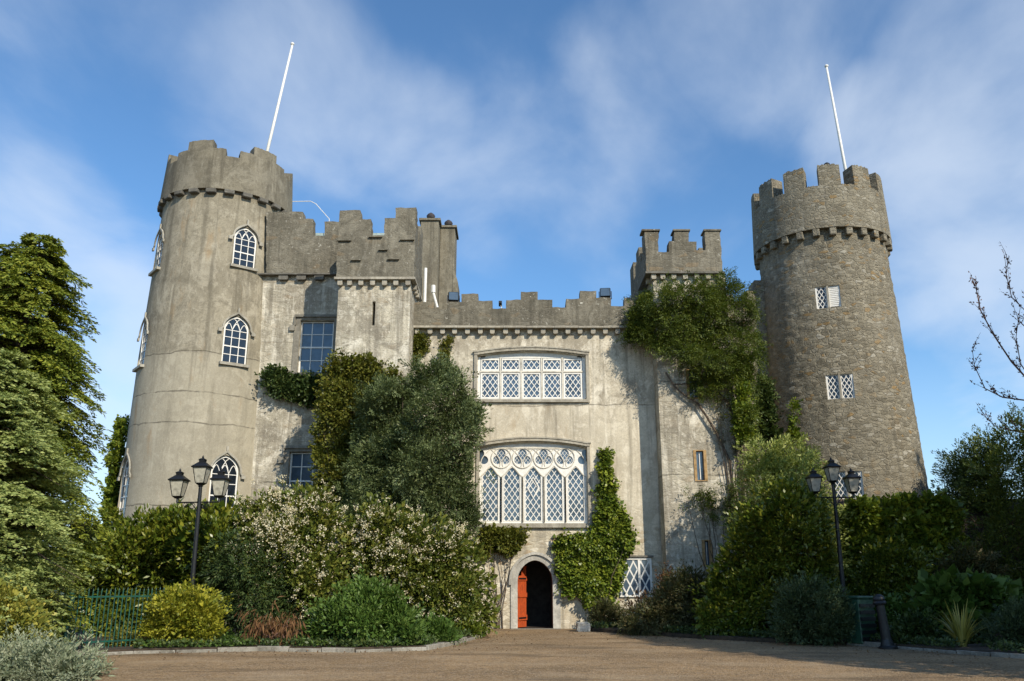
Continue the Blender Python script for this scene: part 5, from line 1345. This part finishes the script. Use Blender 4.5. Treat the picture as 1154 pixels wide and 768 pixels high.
# limbs that carry them down to the trunk, standing outside the picture
mb.tube([Vector((0, 0, -.1)), Vector((.1, 0, 2)), Vector((0, 0, 4.2)), Vector((.1, 0, 7.5)), Vector((.3, 0, 11))], [.26, .22, .17, .11, .03], 9)
for x, y, Y in ((1250, 455, 18.6), (1250, 330, 18.4), (1240, 500, 18.7), (1250, 390, 18.2)):
    p_ = at(x, y, Y)-TB; mb.tube([p_, p_.lerp(Vector((.05, 0, p_.z-.8)), .5), Vector((.05, 0, p_.z-1.0))], [.04, .06, .08], 6)
link('branches', mb.mesh('branches'), M['twig'], e)
budL.add(np.array([tuple(p_) for p_ in BP]), np.array([tuple(p_) for p_ in BA]), 0.065, 0.03); link('buds', budL.mesh('buds'), M['twig'], e)['kind'] = 'stuff'
# leafless trees far behind the left side
for i, (px, Y, h) in enumerate(((92, 46, 5.0), (108, 50, 5.6), (124, 48, 4.4))):
    p_ = at(px, 640, Y)
    e, _ = bare_tree('distant_tree', ['leafless brown tree farthest left behind the smooth tower', 'tallest leafless brown tree behind the smooth tower', 'leafless brown tree nearest the smooth tower'][i], (p_.x, Y, 0), h, .16, 70+i, depth=5, spread=.7)
    e['group'] = 'leafless trees behind the tower'
plant('hedge', 'brown winter hedge in the gap behind the laurel bush', 'hedge', [(60, 660), (70, 600), (90, 585), (120, 590), (140, 610), (140, 680)], 36.0, 1.0, 300, 'tuft', G['brownish'], k=20, rad=.35, L=.16, W=.06, seed=75)
for i, (px, Y, h) in enumerate(((-30, 30, 6.0), (60, 33, 4.6))):
    pass

# trees to the right of the drive, outside the picture: they shade the right-hand bushes
def shade_tree(label, x, y, h, rad, seed, n=520):
    e = empty('broadleaf_tree', (x, y, 0), label, 'tree', 'trees shading the right of the drive')
    r = np.random.default_rng(seed); Lv = Leaves()
    d = unit(r.normal(size=(n, 3))); f = r.random((n, 1))**(1/2.5)
    C = d*f*np.array([rad, rad, h*.38]) + np.array([0, 0, h*.60]); C *= 1 + .12*np.sin(C[:, :1]*2.1+seed)
    tuft(Lv, C, d, 22, .42, .26, .15, squash=1.0)
    link('crown', Lv.mesh('crown'), G['darkgreen'], e)
    mb = MB(); mb.tube([(0, 0, -.1), (.05, 0, h*.3), (0, .1, h*.6), (.1, 0, h*.9)], [.3, .25, .15, .03], 9); link('trunk', mb.mesh(), M['bark'], e)
shade_tree('slender leafy tree right of the drive nearest the castle', 14.7, 14.6, 13.4, 1.8, 1, 400)
shade_tree('slim young tree right of the drive at the end of the row', 12.1, 13.4, 11.4, 1.5, 7, 300)
shade_tree('leafy tree right of the drive, second from the castle', 21.4, 13.8, 15.6, 3.1, 2, 760)
shade_tree('leafy tree right of the drive, smallest of the row', 13.4, 10.4, 10.4, 2.4, 3, 520)
shade_tree('leafy tree right of the drive between the slender and the broad one', 17.6, 12.9, 12.6, 2.6, 6, 560)
shade_tree('leafy tree right of the drive with the broadest crown', 26.4, 14.0, 17.5, 3.6, 4, 820)
shade_tree('leafy tree right of the drive, tallest of the row', 31.5, 15.0, 19.5, 4.2, 5, 950)

# low growth and fallen leaves
def ground_cover(name, edge, inward, n, mat, zmax, L, W, seed):
    r = np.random.default_rng(seed); P = []
    for a, b_ in zip(edge, edge[1:]):
        ln = (b_-a).length; k = int(n*ln)
        t = r.random(k); off = r.exponential(inward, k)
        nx, ny = -(b_-a).y/ln, (b_-a).x/ln
        P.append(np.stack([a.x+(b_.x-a.x)*t+nx*off, a.y+(b_.y-a.y)*t+ny*off, np.full(k, .10)+r.random(k)*zmax], 1))
    P = np.concatenate(P); keep = lump(P[:, :2], seed, 2.5) > -.12; P = P[keep]
    A = rng.normal(size=P.shape); A[:, 2] = np.abs(A[:, 2])*.9
    Lv = Leaves(); Lv.add(P, A, L*rng.uniform(.6, 1.4, len(P)), W*rng.uniform(.6, 1.4, len(P)))
    return tag(link(name, Lv.mesh(name), mat), kind='stuff')
ground_cover('ground_cover', left_edge[2:], .45, 420, G['darkgreen'], .14, .09, .045, 81)
ground_cover('ground_cover', left_edge[2:], .30, 160, G['fresh'], .12, .09, .04, 82)
ground_cover('ground_cover', right_edge, .5, 420, G['darkgreen'], .16, .09, .045, 83)
def litter(edge, n, spread, seed):
    r = np.random.default_rng(seed); P = []
    for a, b_ in zip(edge, edge[1:]):
        ln = (b_-a).length; k = int(n*ln); t = r.random(k); off = -r.exponential(spread, k)-.1
        nx, ny = -(b_-a).y/ln, (b_-a).x/ln
        P.append(np.stack([a.x+(b_.x-a.x)*t+nx*off, a.y+(b_.y-a.y)*t+ny*off, np.full(k, .006)+r.random(k)*.01], 1))
    P = np.concatenate(P); A = r.normal(size=P.shape); A[:, 2] = np.abs(A[:, 2])*.25
    Lv = Leaves(); Lv.add(P, A, .055*r.uniform(.6, 1.4, len(P)), .035*r.uniform(.6, 1.3, len(P)), up=np.tile([0, 0, 2.0], (len(P), 1)))
    return tag(link('leaf_litter', Lv.mesh('leaf_litter'), G['dead']), kind='stuff')
litter(left_edge[2:], 26, .7, 84); litter(right_edge, 30, .9, 85)

# ================================================================ STREET FURNITURE
def lantern_into(e, x, y, z, s=1.0, flip=0):
    """a four-sided lantern: tapered glass body, black roof, finial and corner bars; its foot at z"""
    mb = MB(); h = .42*s; a0, a1 = .115*s, .19*s
    for sx, sy in ((-1, -1), (1, -1), (1, 1), (-1, 1)):
        mb.tube([(sx*a0, sy*a0, .04*s), (sx*a1, sy*a1, .04*s+h)], .012*s, 5)
    def frust(ra, rb, z0, z1): mb.add([(-ra,-ra,z0),(ra,-ra,z0),(ra,ra,z0),(-ra,ra,z0),(-rb,-rb,z1),(rb,-rb,z1),(rb,rb,z1),(-rb,rb,z1)], [(0,3,2,1),(4,5,6,7),(0,1,5,4),(1,2,6,5),(2,3,7,6),(3,0,4,7)])
    frust(.06*s, .125*s, -.02*s, .04*s); frust(.225*s, .235*s, h+.04*s, h+.075*s); frust(.225*s, .085*s, h+.0755*s, h+.20*s); frust(.075*s, .085*s, h+.2005*s, h+.27*s); frust(.10*s, .04*s, h+.2705*s, h+.31*s)
    mb.lathe([(.015*s, h+.3*s), (.035*s, h+.34*s), (.012*s, h+.39*s)], (0, 0), 8)
    ln = link('lantern', mb.mesh('lantern'), M['black'], e); ln.location = (x, y, z)
    g = MB(); b0, b1 = a0-.004, a1-.004
    g.add([(-b0,-b0,.045*s),(b0,-b0,.045*s),(b0,b0,.045*s),(-b0,b0,.045*s),(-b1,-b1,h+.035*s),(b1,-b1,h+.035*s),(b1,b1,h+.035*s),(-b1,b1,h+.035*s)], [(0,3,2,1),(4,5,6,7),(0,1,5,4),(1,2,6,5),(2,3,7,6),(3,0,4,7)])
    link('pane', g.mesh('pane'), M['frost'], ln)
def lamp_post(Y, base_px, top_px, offs, s, label):
    t_ = at(top_px[0], top_px[1], Y); b_ = at(base_px[0], base_px[1], Y); d = (t_-b_); b_ = b_ - d*(b_.z/d.z)
    e = empty('lamp_post', b_, label, 'lamp post', 'triple lantern lamp posts')
    ax = (t_-b_); L = ax.length
    e.rotation_mode = 'QUATERNION'; e.rotation_quaternion = Vector((0, 0, 1)).rotation_difference(ax.normalized())
    mb = MB(); mb.lathe([(.13, 0), (.13, .35), (.10, .40), (.085, .75), (.065, .8), (.055, L*.6), (.045, L), (.07, L+.02), (.03, L+.06)], (0, 0), 14); link('pole', mb.mesh('pole', False), M['black'], e)
    za = L-.42*s
    arm = MB()
    for x, dz in ((offs[0], 0), (offs[1], 0)):
        sx = 1 if x > 0 else -1
        arm.tube([(0, 0, za), (x, 0, za)], .02, 6); arm.tube([(x, 0, za), (x, 0, za+.10)], .03, 6)
        arm.tube([(0, 0, za-.30)] + [(x*.5*t, 0, za-.30+.30*math.sin(t*math.pi/2)) for t in (.2, .4, .6, .8, 1)], .013, 5)
        c = Vector((x*.30, 0, za-.09)); arm.tube([c + Vector((.07*math.cos(k*.8), 0, .07*math.sin(k*.8))) for k in range(9)], .010, 5)
        c = Vector((x*.62, 0, za-.06)); arm.tube([c + Vector((.05*math.cos(k*.8), 0, .05*math.sin(k*.8))) for k in range(9)], .009, 5)
    link('arm', arm.mesh('arm'), M['black'], e)
    lantern_into(e, 0, 0, L+.06, s)
    lantern_into(e, offs[0], 0, za+.12, s); lantern_into(e, offs[1], 0, za+.12, s)
lamp_post(21.9, (216.5, 660), (226, 549), (-.56, .50), .92, 'black three lantern lamp post rising from the golden bush')
lamp_post(24.0, (948.5, 645), (939, 546), (-.53, .53), .86, 'black three lantern lamp post by the rubble tower')

# green picket fence and the weathered one that carries on to the left
def picket_fence(name, label, a, b_, n, h, mat, post_at, group=None):
    e = empty(name, a, label, 'fence', group); d = b_-a; L = d.length; e.rotation_euler = (0, 0, math.atan2(d.y, d.x))
    mb = MB()
    for k in range(n):
        x = L*(k+.5)/n; hh = h+random.uniform(-.02, .02)
        mb.tube([(x, 0, .10), (x+random.uniform(-.01, .01), 0, hh)], .013, 6); mb.lathe([(.013, hh), (.002, hh+.05)], (x, 0), 6)
    o = link('picket', mb.mesh('picket'), mat, e); o.name = 'pickets'
    for z in (.22, h-.16):
        r_ = MB(); r_.box(0, L, -.012, .012, z, z+.035); link('rail', r_.mesh('rail'), mat, e)
    for x in post_at:
        p_ = MB(); p_.box(x*L-.045, x*L+.045, -.03, .06, 0, h+.03); link('post', chamfer(p_.mesh('post'), .008), mat, e)
fa, fb = on_ground(52, 741), on_ground(171, 733.5); fa.y += .35; fb.y += .45
picket_fence('metal_fence', 'green metal picket fence before the laurel bush', fa, fb, 24, 1.33, M['green_metal'], (0.07, 1.0))
fc = fa + (fa-fb).normalized()*2.4 + Vector((0, .1, 0))
picket_fence('wooden_fence', 'weathered brown picket fence left of the green metal fence', fc, fa + (fa-fb).normalized()*.06, 22, 1.25, M['dull_metal'], (.02,))

# bollard
b = on_ground(1001, 731.5)
e = empty('bollard', b, 'black iron bollard in front of the green bin', 'bollard'); e.rotation_euler = (R(1), R(-5), 0)
mb = MB(); mb.lathe([(.21, 0), (.21, .05), (.16, .08), (.135, .16), (.12, .22), (.105, .55), (.098, .98)], (0, 0), 20); link('shaft', mb.mesh(), M['black'], e)
mb = MB(); mb.lathe([(.098, .981), (.15, 1.0), (.16, 1.04), (.13, 1.08), (.14, 1.12), (.12, 1.18), (.05, 1.23)], (0, 0), 20); link('cap', mb.mesh(), M['black'], e)
# bin
b = on_ground(980, 729); b.y += .45
e = empty('litter_bin', b, 'dark green slatted litter bin behind the iron bollard', 'bin'); e.rotation_euler = (0, 0, R(28))
mb = MB(); mb.box(-.27, .27, -.25, .25, .05, 1.10); link('body', chamfer(mb.mesh(), .02), M['green_bin'], e)
mb = MB(); mb.box(-.30, .30, -.28, .28, 1.102, 1.17); link('lid', chamfer(mb.mesh(), .02), M['green_bin'], e)
for k in range(6):
    mb = MB(); mb.box(-.26, .26, -.285, -.252, .12+.155*k, .21+.155*k); link('slat', mb.mesh('slat'), M['black'], e)
# stone block beside the door
p_ = on_ground(657, 712)
mb = MB(); mb.box(-.20, .20, -.16, .16, -.02, .27)
me = mb.mesh(); bm = bmesh.new(); bm.from_mesh(me); bmesh.ops.bevel(bm, geom=bm.edges[:], offset=.03, segments=1, affect='EDGES'); bmesh.ops.subdivide_edges(bm, edges=bm.edges[:], cuts=2, use_grid_fill=True)
for v in bm.verts: v.co += Vector((random.gauss(0, .008), random.gauss(0, .008), random.gauss(0, .008)))
bm.to_mesh(me); bm.free()
o = link('stone_block', me, M['door_stone']); o.location = (p_.x, p_.y, 0); o.rotation_euler = (0, 0, R(8)); tag(o, 'rough pale stone block on the gravel beside the doorway', 'stone')
